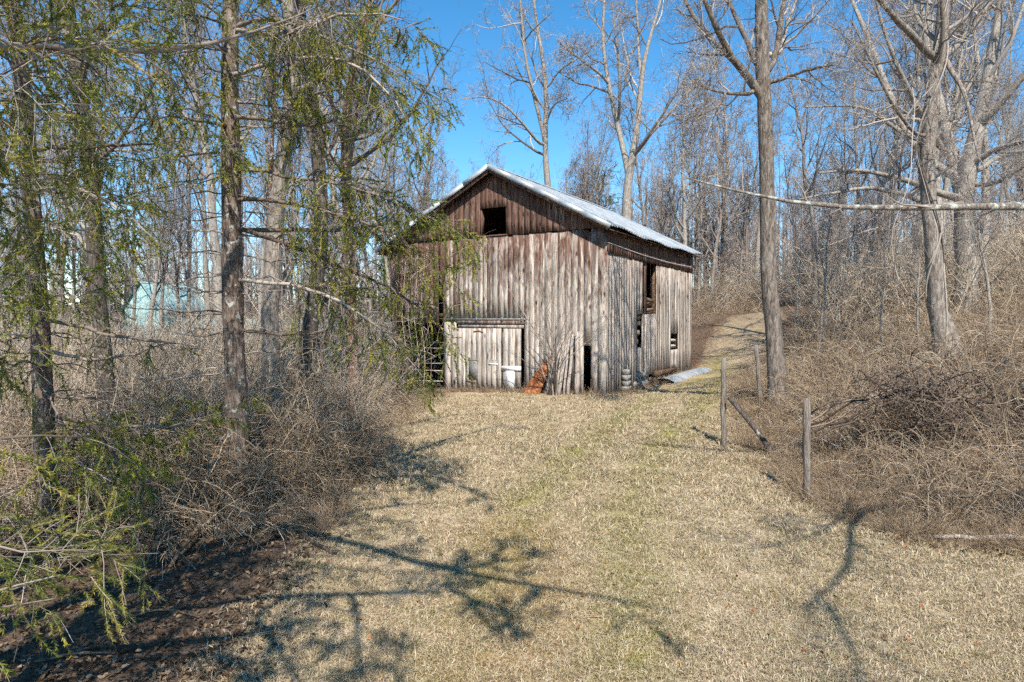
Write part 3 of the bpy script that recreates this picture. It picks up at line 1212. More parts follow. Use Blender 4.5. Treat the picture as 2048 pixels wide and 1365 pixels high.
def tree(name, trunk, limbs, label, barkm, twigm, group=None, levels=None, extra=None, n1=8, l1=(.28, .45), t1=(.35, .98), root_flare=1.5, seedling=False, cat='tree', rmin=.0016, up=.12, ll=(.28, .5), lm1=.9):
    """trunk and limbs: arrays of x,y,z,r in the world"""
    base = np.array([trunk[0][0], trunk[0][1], gzf(trunk[0][0], trunk[0][1])])
    tk = np.array(trunk, float)
    tk[0, 2] = base[2] - .15
    T = resample(tk, 22)
    T[0, 3] *= root_flare
    T[1, 3] *= 1 + (root_flare - 1) * .4
    root = thing(name, tuple(base), label, cat, group)
    g = Geo()
    Pt = T[:, :3] - base
    Pt[1:-1, :2] += rng.normal(size=(20, 2)) * T[1:-1, 3:4] * .08
    g.tubes(Pt, T[:, 3], 10, None, False, .03)
    Ls, Rs = [], []
    body = [T]
    for l in limbs:
        l = np.array(l, float)
        allp = np.concatenate(body)
        j = allp[np.argmin(np.linalg.norm(allp[:, :3] - l[0, :3], axis=1))]
        if np.linalg.norm(j[:3] - l[0, :3]) > .02:
            l = np.r_[[[j[0], j[1], j[2], min(j[3], l[0, 3] * 1.1)]], l]
        body.append(l)
        Q = resample(l, 12)
        p = Q[:, :3] - base
        p[1:] += np.cumsum(rng.normal(size=(11, 3)), 0) * Q[:, 3].mean() * .22
        g.tubes(p, Q[:, 3], 7, None, False, .03)
        Ls.append(p)
        Rs.append(Q[:, 3])
    g.build('trunk', barkm, root, smooth=True)
    c = Geo()
    lv = levels or FINE
    if n1:
        P, R = grow(Pt[None], T[None, :, 3], n1, t1, l1, 50, 10, .12, up, rr=.5, shrink=.45, rmin=rmin)
        c.tubes(P, R, 5)
        crown_geo(c, P, R, lv)
    if Ls:
        P, R = grow(np.array(Ls), np.array(Rs), 7, (.2, .98), ll, 50, 8, .15, .06, rmin=rmin, lmin=lm1)
        c.tubes(P, R, 5)
        crown_geo(c, P, R, lv)
    if extra:
        extra(c, base)
    c.build('crown', twigm, root, smooth=True)
    return root


S3 = L_(5, (.2, 1.), (.4, .7), 46, 4, .22, .03, lmin=.12)
MID = [L_(6, (.15, .98), (.4, .75), 50, 7, .24, .04, rmin=.004, lmin=.55), L_(5, (.12, .98), (.5, .85), 50, 5, .3, .03, rmin=.0036, lmin=.35), L_(3, (.15, 1.), (.5, .85), 48, 3, .32, .02, lmin=.24, rmin=.0034)]
FARL = [L_(6, (.15, .98), (.4, .75), 50, 7, .24, .04, rmin=.009, lmin=.9), L_(5, (.12, .98), (.45, .8), 48, 5, .3, .03, rmin=.008), L_(3, (.15, 1.), (.5, .85), 46, 4, .3, .02, lmin=.25, rmin=.007)]

# the straight tree beside the track
D = 16.
tree('bare_tree', limb([(1560, 800, D, 36), (1552, 700, D, 33), (1541, 600, D, 32), (1532, 480, D, 30), (1537, 350, D, 29), (1526, 200, D, 28), (1525, 100, D, 27), (1523, -20, D, 24), (1520, -200, D, 16), (1524, -380, D, 6)]),
     [limb([(1512, 172, D, 17), (1480, 135, D - .3, 15), (1452, 99, D - .6, 13), (1428, 50, D - .9, 11), (1405, 0, D - 1.1, 9), (1380, -90, D - 1.5, 5)]),
      limb([(1500, 152, D, 12), (1465, 118, D + .4, 11), (1432, 95, D + .6, 9), (1390, 40, D + .9, 8), (1360, -20, D + 1.2, 6), (1330, -110, D + 1.4, 3)]),
      limb([(1540, 165, D, 13), (1552, 110, D + .2, 12), (1562, 40, D + .4, 10), (1575, -30, D + .6, 8), (1590, -140, D + 1, 4)]),
      limb([(1510, 190, D, 9), (1478, 186, D - .5, 7), (1450, 188, D - .8, 6), (1405, 175, D - 1.2, 4), (1375, 178, D - 1.6, 2)]),
      limb([(1455, 188, D - .8, 6), (1432, 218, D - 1., 5), (1400, 232, D - 1.3, 4), (1372, 238, D - 1.6, 2)]),
      limb([(1545, 166, D, 8), (1590, 148, D - .3, 6), (1640, 134, D - .8, 5), (1672, 132, D - 1.2, 3)])],
     'tall straight grey-barked bare tree standing beside the grass track', BARK_DARK2, TWIG, levels=MID, n1=9, t1=(.55, .98))
# the vine-wrapped tree
D = 17.


def vines(c, base):
    ts = np.linspace(0, 1, 60)
    trunk = resample(limb([(1893, 720, D, 39.6), (1880, 640, D, 34.2), (1868, 560, D, 31.5), (1862, 420, D, 29.7), (1852, 330, D, 27.9), (1855, 260, D, 27.0), (1868, 190, D, 26.1), (1878, 110, D, 24.3), (1889, 0, D, 22.5)]), 60)
    for k, (turns, ph) in enumerate(((2.2, 0.3), (-1.4, 2.), (1.1, 4.))):
        a = ph + ts * turns * 2 * math.pi
        r = trunk[:, 3] + .03
        p = trunk[:, :3] + np.stack([np.cos(a) * r, np.sin(a) * r, 0 * a], 1) - base
        c.tubes(p, np.full(60, .022 - .004 * k), 5)
    for k in range(4):
        p0 = at(1790 + 25 * k, 150 + 20 * k, D - 1)
        p1 = at(1800 + 12 * k + random.uniform(-20, 20), 560, D - 1.2)
        t = np.linspace(0, 1, 12)[:, None]
        p = p0 * (1 - t) + p1 * t
        p[:, 0] += .2 * np.sin(t[:, 0] * (4 + k) + k) + .06 * np.sin(t[:, 0] * 13 + k)
        p[:, 1] += .2 * np.sin(t[:, 0] * 6 + 2 * k)
        c.tubes(p - base, np.full(12, .012), 4)


tree('bare_tree', limb([(1895, 735, D, 41.4), (1880, 640, D, 34.2), (1868, 560, D, 31.5), (1862, 420, D, 29.7), (1852, 330, D, 27.9), (1855, 260, D, 27.0), (1868, 190, D, 26.1), (1878, 110, D, 24.3), (1889, 0, D, 22.5), (1895, -200, D, 14.4), (1900, -350, D, 5.4)]),
     [limb([(1872, 128, D, 16.2), (1835, 76, D - .5, 14.4), (1785, 25, D - 1, 11.7), (1745, -30, D - 1.4, 9.0), (1700, -120, D - 1.8, 4.5)]),
      limb([(1893, 122, D, 14.4), (1930, 72, D + .4, 12.6), (1985, 5, D + .8, 9.9), (2030, -60, D + 1.2, 6.3)]),
      limb([(1893, 132, D, 9.9), (1930, 182, D - .6, 8.1), (1945, 255, D - 1., 5.4), (1960, 320, D - 1.3, 2.7)]),
      limb([(1848, 290, D, 8.1), (1800, 240, D - .6, 7.2), (1770, 190, D - 1., 6.3), (1735, 110, D - 1.4, 4.5), (1700, 40, D - 1.6, 2.7)])],
     'brown-barked bare tree wrapped in climbing vines above the bramble bank', BARK_GREY, TWIG, levels=MID, extra=vines, n1=9, t1=(.5, .98))
# the pale spreading tree behind it
D = 24.
tree('bare_tree', limb([(1932, 640, D, 44.2), (1932, 520, D, 39.1), (1928, 430, D, 36.5), (1930, 370, D, 34.0), (1945, 300, D, 28.9), (1958, 240, D, 27.2), (1978, 150, D, 22.1), (1995, 50, D, 17.0), (2010, -60, D, 11.9), (2025, -180, D, 5.1)]),
     [limb([(1928, 400, D, 30.6), (1908, 320, D + .6, 25.5), (1890, 250, D + 1, 18.7), (1870, 150, D + 1.5, 13.6), (1850, 40, D + 2, 8.5), (1840, -60, D + 2.2, 4.2)]),
      limb([(1955, 260, D, 20.4), (2005, 195, D - .8, 17.0), (2060, 135, D - 1.4, 12.8), (2120, 60, D - 2, 7.6)]),
      limb([(1945, 330, D, 13.6), (2000, 295, D - 1, 11.0), (2070, 285, D - 2, 7.6), (2140, 270, D - 3, 3.4)]),
      limb([(1945, 350, D, 11.9), (1990, 310, D + 1, 10.2), (2070, 290, D + 2, 6.8)]),
      limb([(1915, 400, D, 14.4), (1850, 372, D - 1, 12.8), (1800, 356, D - 1.6, 11.0), (1740, 342, D - 2.2, 8.5), (1690, 334, D - 2.8, 6.0), (1640, 342, D - 3.2, 3.4)]),
      limb([(1915, 420, D, 13.6), (1850, 398, D - 1.5, 11.9), (1790, 376, D - 2.4, 10.2), (1720, 372, D - 3, 7.6), (1660, 384, D - 3.5, 5.1), (1600, 394, D - 4, 2.5)]),
      limb([(1905, 350, D, 17.0), (1850, 330, D + 1, 15.3), (1800, 262, D + 1.4, 13.6), (1772, 180, D + 1.8, 11.9), (1742, 110, D + 2.2, 10.2), (1700, 20, D + 2.6, 7.6), (1670, -60, D + 3, 4.2)]),
      limb([(1880, 300, D + 1, 11.9), (1835, 210, D - 1, 10.2), (1795, 130, D - 1.6, 8.5), (1760, 30, D - 2, 6.0), (1740, -60, D - 2.4, 3.4)]),
      limb([(1800, 270, D + 1.4, 7.6), (1740, 215, D + 1, 6.0), (1680, 212, D + .6, 4.2), (1610, 215, D + .2, 2.5)]),
      limb([(1950, 370, D, 11.0), (1985, 368, D - 1, 9.3), (2025, 345, D - 1.6, 6.8), (2080, 315, D - 2.4, 3.4)])],
     'broad pale-barked tree with long spreading limbs behind the vine-wrapped tree', BARK_PALE, TWIG, levels=MID, n1=5, t1=(.5, .98), root_flare=1.3)
# forked trees behind the barn roof
D = 42.
tree('bare_tree', limb([(1100, 640, D, 15), (1098, 381, D, 12), (1092, 332, D, 11.5), (1087, 277, D, 11), (1094, 230, D, 9), (1094, 172, D, 8.5), (1086, 123, D, 7.5), (1075, 55, D, 6), (1066, 0, D, 5), (1058, -90, D, 2.5)]),
     [limb([(1087, 277, D, 8), (1081, 240, D, 8), (1066, 185, D - .5, 7), (1051, 120, D - 1, 6), (1042, 0, D - 1.4, 4.5), (1038, -80, D - 1.6, 2)]),
      limb([(1084, 300, D, 6), (1066, 270, D - 1, 5.5), (1045, 244, D - 1.6, 5), (1010, 205, D - 2, 4), (975, 190, D - 2.4, 3), (925, 200, D - 3, 1.6)]),
      limb([(1095, 180, D, 4), (1120, 140, D - 1, 3.5), (1152, 118, D - 1.6, 3), (1185, 100, D - 2, 1.6)]),
      limb([(1096, 240, D, 3.5), (1108, 210, D - 1, 3), (1135, 198, D - 2, 2)])],
     'slender forked grey tree behind the middle of the barn roof', BARK_PALE, TWIG, levels=FARL, n1=6, t1=(.45, .98), rmin=.004)
D = 40.
tree('bare_tree', limb([(1252, 640, D, 24), (1252, 420, D, 19), (1255, 354, D, 17), (1268, 305, D, 13), (1277, 234, D, 11), (1281, 166, D, 9), (1291, 101, D, 7.5), (1312, 37, D, 6), (1325, -10, D, 5), (1345, -90, D, 2.5)]),
     [limb([(1254, 345, D, 13), (1246, 308, D + .3, 11), (1235, 240, D + .8, 10), (1220, 172, D + 1.2, 9), (1206, 92, D + 1.6, 7), (1209, 10, D + 2, 5), (1215, -80, D + 2.2, 2.5)]),
      limb([(1270, 318, D, 8), (1290, 285, D - .6, 7), (1312, 255, D - 1, 6.5), (1350, 215, D - 1.5, 5), (1398, 163, D - 2, 3.5), (1430, 120, D - 2.4, 2)]),
      limb([(1281, 170, D, 6), (1278, 110, D + 1, 5.5), (1275, 50, D + 1.4, 5), (1272, -20, D + 1.8, 4), (1270, -90, D + 2, 2)]),
      limb([(1236, 250, D + .8, 6), (1239, 190, D - .6, 5.5), (1238, 130, D - 1, 5), (1228, 60, D - 1.4, 3.5), (1222, 0, D - 1.8, 2)]),
      limb([(1212, 160, D + 1, 6), (1180, 130, D + .4, 5), (1140, 105, D - .2, 4), (1115, 80, D - .8, 2.5)])],
     'pale forked tree rising behind the back slope of the barn roof', BARK_PALE, TWIG, levels=FARL, n1=6, t1=(.45, .98), rmin=.004)

# trees among the spruces on the left
D = 13.
tree('bare_tree', limb([(232, 960, D, 40), (222, 870, D, 35), (206, 720, D, 31), (193, 560, D, 30), (186, 420, D, 29), (173, 260, D, 28), (152, 130, D, 27), (130, 0, D, 27), (112, -160, D, 20), (100, -300, D, 10)]),
     [limb([(160, 170, D, 9), (185, 90, D - .5, 8), (250, 30, D - 1, 6), (300, -30, D - 1.4, 4)]), limb([(132, 10, D, 12), (90, -60, D + .5, 10), (40, -140, D + 1, 6)])],
     'dark leaning bare tree between the two foreground spruces', BARK_DARK, TWIG_DARK, levels=MID, n1=8, t1=(.5, .98))
D = 15.
tree('bare_tree', limb([(538, 840, D, 44), (541, 760, D, 38), (540, 700, D, 35), (545, 560, D, 34), (550, 450, D, 33), (566, 330, D, 31), (575, 240, D, 29), (590, 175, D, 26), (584, 90, D, 25), (575, 0, D, 22), (560, -160, D, 14), (550, -280, D, 6)]),
     [limb([(588, 190, D, 12), (575, 215, D - .6, 10), (545, 250, D - 1, 6)]), limb([(580, 60, D, 10), (620, 0, D + .6, 8), (660, -70, D + 1, 5)])],
     'thick grey tree with a kinked trunk just past the second spruce', BARK_GREY, TWIG_DARK, levels=MID, n1=8, t1=(.5, .98))
D = 16.5
tree('bare_tree', limb([(584, 850, D, 38), (602, 740, D, 34), (625, 640, D, 30), (639, 560, D, 28), (641, 450, D, 28), (640, 330, D, 27), (632, 250, D, 26), (614, 160, D, 25), (602, 60, D, 22), (598, -40, D, 19), (590, -220, D, 10)]),
     [limb([(640, 330, D, 10), (668, 290, D + .4, 8), (690, 222, D + .8, 6), (720, 160, D + 1, 3)]), limb([(628, 640, D, 12), (665, 580, D + 1, 9), (690, 500, D + 1.6, 7), (700, 430, D + 2, 4)])],
     'curving grey tree with lichen patches leaning towards the barn', BARK_DARK, TWIG_DARK, levels=MID, n1=8, t1=(.5, .98))
D = 19.
tree('bare_tree', limb([(708, 830, D, 26), (702, 640, D, 23), (696, 420, D, 22), (690, 300, D, 21), (693, 230, D, 19), (704, 150, D, 17), (730, 50, D, 14), (742, 0, D, 12), (760, -110, D, 7)]),
     [limb([(692, 300, D, 8), (740, 230, D - .4, 6), (775, 140, D - .8, 4)]), limb([(700, 180, D, 6), (672, 130, D + .4, 5), (650, 60, D + .8, 3)])],
     'reddish-barked slim tree left of the barn roof', BARK_RED, TWIG_DARK, levels=MID, n1=8, t1=(.4, .98))
D = 15.2
tree('bare_tree', limb([(546, 780, D, 11), (542, 620, D, 9.5), (541, 450, D, 9), (543, 300, D, 8), (548, 200, D, 6), (552, 80, D, 4)]), [],
     'very thin reddish tree standing against the kinked grey trunk', BARK_RED, TWIG_DARK, levels=MID[:2], n1=7, t1=(.5, .98))
D = 17.
tree('bare_tree', limb([(610, 800, D, 12), (640, 720, D, 11), (672, 620, D, 9), (690, 520, D, 8), (735, 460, D, 6), (790, 420, D, 3)]), [],
     'thin dark tree bending right in front of the brush by the barn', BARK_DARK, TWIG_DARK, levels=MID[:2], n1=8, t1=(.3, .98))

# tree outside the frame whose long lichened limb crosses the view
Dr = 9.
tx, ty = 10.2, 9.6
trk = np.array([(tx, ty, gzf(tx, ty) - .1, .3), (tx + .1, ty, 2.2, .25), (tx, ty + .1, 4.0, .22), (tx + .1, ty + .2, 6.5, .18), (tx, ty, 9., .1), (tx + .1, ty, 11., .03)])
LICHEN = bark('bark_lichen', '3d342e', '7d7065', 'a3978b', 30., .9, .8)
tree('bare_tree', trk,
     [np.r_[[(tx, ty, 3.5, .12)], limb([(2130, 402, 9.2, 20.3), (2060, 407, 9., 16.4), (1990, 415, 9., 14.8), (1900, 416, 9., 13.3), (1800, 412, 9.1, 12.5), (1720, 416, 9.2, 10.9), (1650, 429, 9.3, 9.4), (1590, 413, 9.4, 7.8), (1520, 393, 9.5, 7.0), (1430, 369, 9.7, 4.7), (1372, 352, 9.9, 2.3)])]],
     'lichen-covered bare tree reaching one long level limb across the view', LICHEN, TWIG, levels=[L_(3, (.2, .95), (.15, .3), 50, 5, .2, .02), L_(3, (.2, .95), (.3, .5), 45, 4, .2, .02)], n1=2, t1=(.85, .95), l1=(.08, .12), ll=(.08, .2), lm1=.3)

# the bare tree behind the camera whose limbs throw the shadows over the lawn
def over(px, py, h):
    p = ground(px, py)
    return p + TO_SUN * (h / TO_SUN[2])


def shadow_limb(pts):
    return np.array([np.r_[over(x, y, h), r] for x, y, h, r in pts]) * np.array([1, 1, 1, .8])


bx, by = -5.0, -1.2
stem_ = np.array([(bx, by, gzf(bx, by) - .2, .3), (bx, by, 3., .25), (bx + .1, by, 6., .21), (bx + .2, by + .2, 9., .16), (bx + .3, by + .2, 12., .09), (bx + .3, by + .4, 15., .03)])
tree('bare_tree', stem_,
     [np.r_[[(bx + .1, by, 5.6, .13)], shadow_limb([(540, 1030, 6.4, .085), (640, 1080, 6.8, .075), (730, 1115, 7.0, .07), (830, 1128, 7.1, .062), (900, 1185, 7.2, .06), (1000, 1172, 7.4, .05), (1120, 1172, 7.5, .042), (1240, 1195, 7.6, .03), (1340, 1225, 7.8, .015)])],
      shadow_limb([(835, 1128, 7.1, .05), (930, 1140, 7.2, .045), (1010, 1120, 7.3, .03), (1060, 1125, 7.3, .015)]),
      shadow_limb([(900, 1185, 7.2, .05), (960, 1215, 7.2, .04), (1050, 1250, 7.2, .02)]),
      np.r_[[(bx + .1, by, 6.2, .1)], shadow_limb([(480, 1195, 6.8, .06), (600, 1195, 7., .055), (700, 1198, 7.1, .05), (820, 1186, 7.2, .045), (900, 1190, 7.3, .03)])],
      np.r_[[(bx + .2, by + .2, 7.2, .12)], shadow_limb([(470, 1000, 7.4, .12), (600, 985, 7.6, .11), (700, 948, 7.8, .1), (790, 915, 7.9, .085), (890, 882, 8., .065), (1010, 850, 8.1, .03)])],
      shadow_limb([(690, 950, 7.8, .075), (770, 962, 7.9, .065), (870, 950, 8., .05), (965, 992, 8., .02)]),
      np.r_[[(bx + .2, by + .2, 7.8, .11)], shadow_limb([(560, 905, 7.9, .1), (690, 880, 8., .085), (800, 852, 8.1, .065), (910, 830, 8.2, .03)])],
      np.r_[[(bx + .2, by + .2, 6.8, .1)], shadow_limb([(440, 1120, 7., .09), (520, 1110, 7.1, .08), (620, 1040, 7.2, .06), (760, 1010, 7.3, .045), (900, 1010, 7.4, .02)])],
      np.r_[[(bx + .2, by + .2, 6.6, .1)], shadow_limb([(380, 1290, 6.8, .08), (460, 1290, 6.9, .07), (560, 1260, 7., .055), (640, 1240, 7., .03)])],
      shadow_limb([(712, 1200, 7.1, .045), (716, 1260, 7.3, .04), (722, 1320, 7.5, .035), (720, 1380, 7.7, .02)]),
      shadow_limb([(500, 1230, 6.9, .045), (550, 1290, 7., .04), (585, 1340, 7.1, .035), (600, 1390, 7.2, .02)])],
     'tall bare tree whose limb shadows fall across the lawn', BARK_GREY, TWIG, levels=[L_(6, (.15, .98), (.4, .7), 50, 6, .22, .03, rmin=.014), L_(4, (.15, 1.), (.5, .8), 48, 4, .25, .03, rmin=.012)], n1=6, t1=(.6, .98), l1=(.18, .3), ll=(.08, .18), lm1=.7, rmin=.012)
bx, by = 9.6, 3.0
stem_ = np.array([(bx, by, gzf(bx, by) - .2, .2), (bx, by, 3., .16), (bx - .1, by, 6., .12), (bx - .2, by + .2, 8., .06), (bx - .1, by, 10., .02)])
tree('bare_tree', stem_,
     [np.r_[[(bx - .1, by, 6., .08)], shadow_limb([(1690, 1010, 7.4, .05), (1700, 1080, 7.5, .045), (1702, 1130, 7.5, .045), (1690, 1180, 7.4, .042), (1650, 1215, 7.4, .04), (1610, 1220, 7.4, .02)])],
      shadow_limb([(1650, 1215, 7.4, .035), (1680, 1260, 7.4, .03), (1710, 1310, 7.4, .025), (1715, 1370, 7.4, .015)]),
      shadow_limb([(1690, 1035, 7.4, .03), (1640, 1070, 7.5, .025), (1560, 1090, 7.6, .02), (1490, 1105, 7.7, .01)])],
     'slim bare tree whose crooked limb shadow falls near the fence posts', BARK_GREY, TWIG, levels=MID[:2], n1=3, t1=(.75, .98), l1=(.1, .2), ll=(.1, .2), lm1=.4)


# ------------------------------------------------------------------ bare trees of the wood behind: a few kinds, each copy an object
def kind_tree(h, r, fork, seed_lean, barkm, twigm, rmin=.0085, dens=1., start=.3):
    """unit tree at the origin"""
    z = np.linspace(0, 1, 16)
    x = seed_lean * h * z ** 1.5 * .2 + np.cumsum(rng.normal(size=16)) * .05 * h / 14
    y = np.cumsum(rng.normal(size=16)) * .05 * h / 14
    P = np.stack([x, y, z * h], 1)[None]
    R = (r * (1 - .82 * z))[None]
    R[0, 0] *= 1.5
    g = Geo()
    g.tubes(P, R, 8, None, False, .03)
    c = Geo()
    P1, R1 = grow(P, R, int(fork), (start, .97), (.24, .46), 38, 12, .1, .12, rr=.62, shrink=.4, rmin=rmin)
    g.tubes(P1, R1, 6)
    P2, R2 = grow(P1, R1, 7, (.15, .98), (.3, .55), 46, 8, .15, .07, rmin=rmin)
    c.tubes(P2, R2, 4)
    P3, R3 = grow(P2, R2, int(6 * dens), (.12, .98), (.45, .8), 46, 5, .26, .04, rmin=rmin)
    c.tubes(P3, R3, 3)
    P4, R4 = grow(P3, R3, 4, (.15, 1.), (.5, .85), 44, 4, .28, .03, lmin=.3, rmin=rmin * .85)
    c.tubes(P4, R4, 3)
    return g.mesh('trunk', barkm, True), c.mesh('crown', twigm, True)


KINDS = [kind_tree(19, .2, 13, .3, BARK_PALE, TWIG), kind_tree(17, .17, 11, -.6, BARK_GREY, TWIG), kind_tree(21, .23, 14, .5, BARK_PALE, TWIG, start=.4),
         kind_tree(15, .13, 10, -.2, BARK_GREY, TWIG_FAR), kind_tree(18, .15, 12, .8, BARK_GREY, TWIG_FAR, start=.35), kind_tree(12, .09, 10, .4, BARK_PALE, TWIG_FAR, start=.3)]


def wood_tree(px, d, kind, scale, label, group, rz=None):
    p = at(px, 645, d)
    root = thing('bare_tree', (p[0], p[1], gzf(p[0], p[1]) - .05), label, 'tree', group, random.uniform(0, 6.28) if rz is None else rz)
    root.scale = (scale * random.uniform(.8, 1.25), scale * random.uniform(.8, 1.25), scale)
    root.rotation_euler[0] = random.gauss(0, .05)
    root.rotation_euler[1] = random.gauss(0, .05)
    tm, cmh = KINDS[kind]
    link('trunk', tm, root)
    link('crown', cmh, root)
    return root


ORD = 'first second third fourth fifth sixth seventh eighth ninth tenth eleventh twelfth thirteenth fourteenth fifteenth sixteenth seventeenth eighteenth nineteenth twentieth'.split()


def wood_row(spec, label, group):
    """label holds %s for the tree's place in its row, counted from the picture's left"""
    for i, (px, d, k, s) in enumerate(sorted(spec)):
        wood_tree(px, d, k, s, label % ORD[i], group)


r_ = random.Random(3)
wood_row([(r_.uniform(0, 1) * 30 + x, r_.uniform(32, 52), r_.randrange(5), r_.uniform(.75, 1.05)) for x in range(-40, 420, 34)], '%s bare trunk from the frame edge in the wood behind the spruces', 'woodland trees behind the spruces')
wood_row([(r_.uniform(0, 1) * 30 + x, r_.uniform(30, 50), r_.randrange(5), r_.uniform(.75, 1.05)) for x in range(420, 800, 36)], '%s bare trunk, counted towards the barn, in the wood on its spruce side', 'woodland trees left of the barn')
wood_row([(810, 48, 5, .9), (850, 52, 3, .8), (905, 58, 5, .9), (1000, 60, 5, .95), (1030, 56, 3, .75), (1160, 56, 5, 1.), (1180, 52, 3, .8), (1145, 60, 5, 1.), (770, 50, 0, .95), (835, 56, 2, .9), (880, 62, 1, .85), (1015, 64, 1, .8), (1150, 58, 4, .95), (1190, 62, 0, .9), (745, 42, 4, .9), (800, 66, 2, .95), (925, 70, 0, .8), (965, 72, 4, .8)], '%s bare tree from the spruce side of those topping the barn roof', 'small trees above the barn roof')
wood_row([(1310, 45, 1, .8), (1340, 50, 3, .9), (1365, 44, 0, .8), (1395, 52, 4, .9), (1420, 46, 1, .75), (1450, 55, 0, .95), (1475, 48, 3, .85), (1505, 52, 2, .85)], '%s bare tree from the barn eave towards the straight tree', 'woodland trees right of the barn')
wood_row([(r_.uniform(0, 1) * 30 + x, r_.uniform(30, 58), r_.randrange(5), r_.uniform(.7, 1.0)) for x in range(1570, 2130, 38)], '%s bare tree up the bank counted from the straight tree outwards', 'woodland trees up the bank')
# pale saplings standing in the brambles
for px, d, s, lab in ((1642, 22, .42, 'white-stemmed sapling in the brambles, next to the straight tree'), (1665, 26, .5, 'pale sapling close behind the white-stemmed one'), (1762, 20, .42, 'thin pale sapling midway between the two big trunks on the bank'), (1838, 18.5, .36, 'crooked sapling just left of the vine-wrapped tree'), (1978, 19, .45, 'thin upright sapling right of the vine-wrapped tree'), (1590, 30, .5, 'thin dark sapling close behind the straight tree')):
    wood_tree(px, d, 5, s, lab, 'saplings in the brambles')

# ------------------------------------------------------------------ the far wood as one mass
def small_tree(h):
    P = np.stack([np.cumsum(rng.normal(size=8)) * .06, np.cumsum(rng.normal(size=8)) * .06, np.linspace(0, h, 8)], 1)[None]
    R = np.linspace(.13, .02, 8)[None]
    g = Geo()
    g.tubes(P, R, 5)
    P1, R1 = grow(P, R, 14, (.12, .98), (.22, .42), 36, 7, .12, .12, rmin=.009)
    g.tubes(P1, R1, 3)
    P2, R2 = grow(P1, R1, 8, (.12, .98), (.3, .55), 44, 5, .18, .06, rmin=.008)
    g.tubes(P2, R2, 3)
    P3, R3 = grow(P2, R2, 6, (.1, 1.), (.35, .7), 44, 4, .2, .05, rmin=.007)
    g.tubes(P3, R3, 3)
    return g.mesh('far_tree', TWIG_FAR)


far_src = [small_tree(h) for h in (11, 13, 15, 9)]
N = 760
fx = rng.uniform(-300, 2350, N)
fd = 52 + 75 * rng.random(N) ** 1.2
fp = np.array([at(x, 645, d) for x, d in zip(fx, fd)])
fp[:, 2] = gz(fp[:, 0], fp[:, 1]) - .1
scatter('woods', fp, np.c_[np.zeros(N), np.zeros(N), rng.random(N) * 6.28], rng.uniform(.75, 1.15, N), rng.integers(0, 4, N), far_src, 'grey-brown mass of the far bare woods along the horizon', 'woods')

# ------------------------------------------------------------------ spruces
SP_BARK = bark('spruce_bark', '2f2620', '6b5a4f', '9c8c80', 20., .3)
SP_TWIG = twig_mat('spruce_twig', '55473d', 'b3a495')
NEEDLE = needle_mat('needles', '334615', '7b852e', 'cbb84a')
NEEDLE_NEAR = needle_mat('needles_near', '2e4016', '6d782b', 'b9a549')


def needles(N, P, t0, per_m, ln, wd, shade=0.):
    B, n, _ = P.shape
    plen = np.linalg.norm(np.diff(P, axis=1), axis=2).sum(1)
    K = np.maximum((plen * (1 - t0) * per_m).astype(int), 3)
    idx = np.repeat(np.arange(B), K)
    t = t0 + (1 - t0) * rng.random(len(idx))
    f = t * (n - 1)
    i0 = np.minimum(f.astype(int), n - 2)
    w = (f - i0)[:, None]
    p = P[idx, i0] * (1 - w) + P[idx, i0 + 1] * w
    tan = nrm(P[idx, i0 + 1] - P[idx, i0])
    rd = nrm(rng.normal(size=p.shape))
    rd = nrm(rd - (rd * tan).sum(1, keepdims=True) * tan + np.array([[0, 0, .25]]))
    d = nrm(tan * .8 + rd * .75)
    s = nrm(np.cross(d, nrm(rng.normal(size=p.shape))))
    L = ln * rng.uniform(.7, 1.1, len(idx))[:, None]
    v = np.stack([p + s * wd / 2, p - s * wd / 2, p + d * L], 1).reshape(-1, 3)
    br = rng.random(B)
    a = np.repeat(np.clip(br[idx] * .75 + rng.random(len(idx)) * .25 - shade, 0, 1), 3)
    N.raw(v, None, np.arange(len(v)).reshape(-1, 3), a)


def spray(W, N, P, R, step=.2, slen=(.25, .75), hang=-.22, t0=.2, per_m=300, ln=.02, wd=.005, tert=4, live=1.):
    """hanging branchlets of one spruce limb P [n,3]; the living ones end in dense fingers of needles"""
    L = np.linalg.norm(np.diff(P, axis=0), axis=1).sum()
    n = max(3, int(L * (1 - t0) / step * 2))
    Q, RQ = grow(P[None], R[None], n, (t0, 1.), (0, 0), 62, 6, .12, hang, rr=.4, labs=slen, rmin=.0024)
    side = 1 - .35 * np.linspace(0, 1, n)
    Q = Q[:, :1] + (Q - Q[:, :1]) * side[:, None, None]
    W.tubes(Q, RQ, 3)
    Q3, R3 = grow(Q, RQ, tert, (.3, 1.), (0, 0), 38, 3, .1, -.12, rr=.6, labs=(.1, .26), rmin=.0018)
    W.tubes(Q3, R3, 3)
    keep = rng.random(len(Q)) < live * .8
    k3 = np.repeat(keep, tert) & (rng.random(len(Q3)) < .8)
    if keep.any():
        needles(N, Q[keep], .6, per_m, ln, wd)
        needles(N, Q3[k3], .05, per_m, ln, wd)


def bough(p0, az, L, rise, droop, r0):
    s = np.linspace(0, 1, 12)
    h = np.array([math.cos(az), math.sin(az), 0])
    z = rise * L * s - droop * L * s ** 2 + .12 * L * s ** 4
    P = p0[None] + h[None] * (L * s)[:, None]
    P[:, 2] += z
    P[2:] += np.cumsum(rng.normal(size=(10, 3)), 0) * .022
    return P, np.linspace(r0, .004, 12)


def project(p):
    d = p - np.array([0, 0, CZ])
    zc = d[..., 1] * math.cos(PITCH) - d[..., 2] * math.sin(PITCH)
    yc = d[..., 1] * math.sin(PITCH) + d[..., 2] * math.cos(PITCH)
    return 1024 + FPX * d[..., 0] / zc, 682.5 - FPX * yc / zc, zc


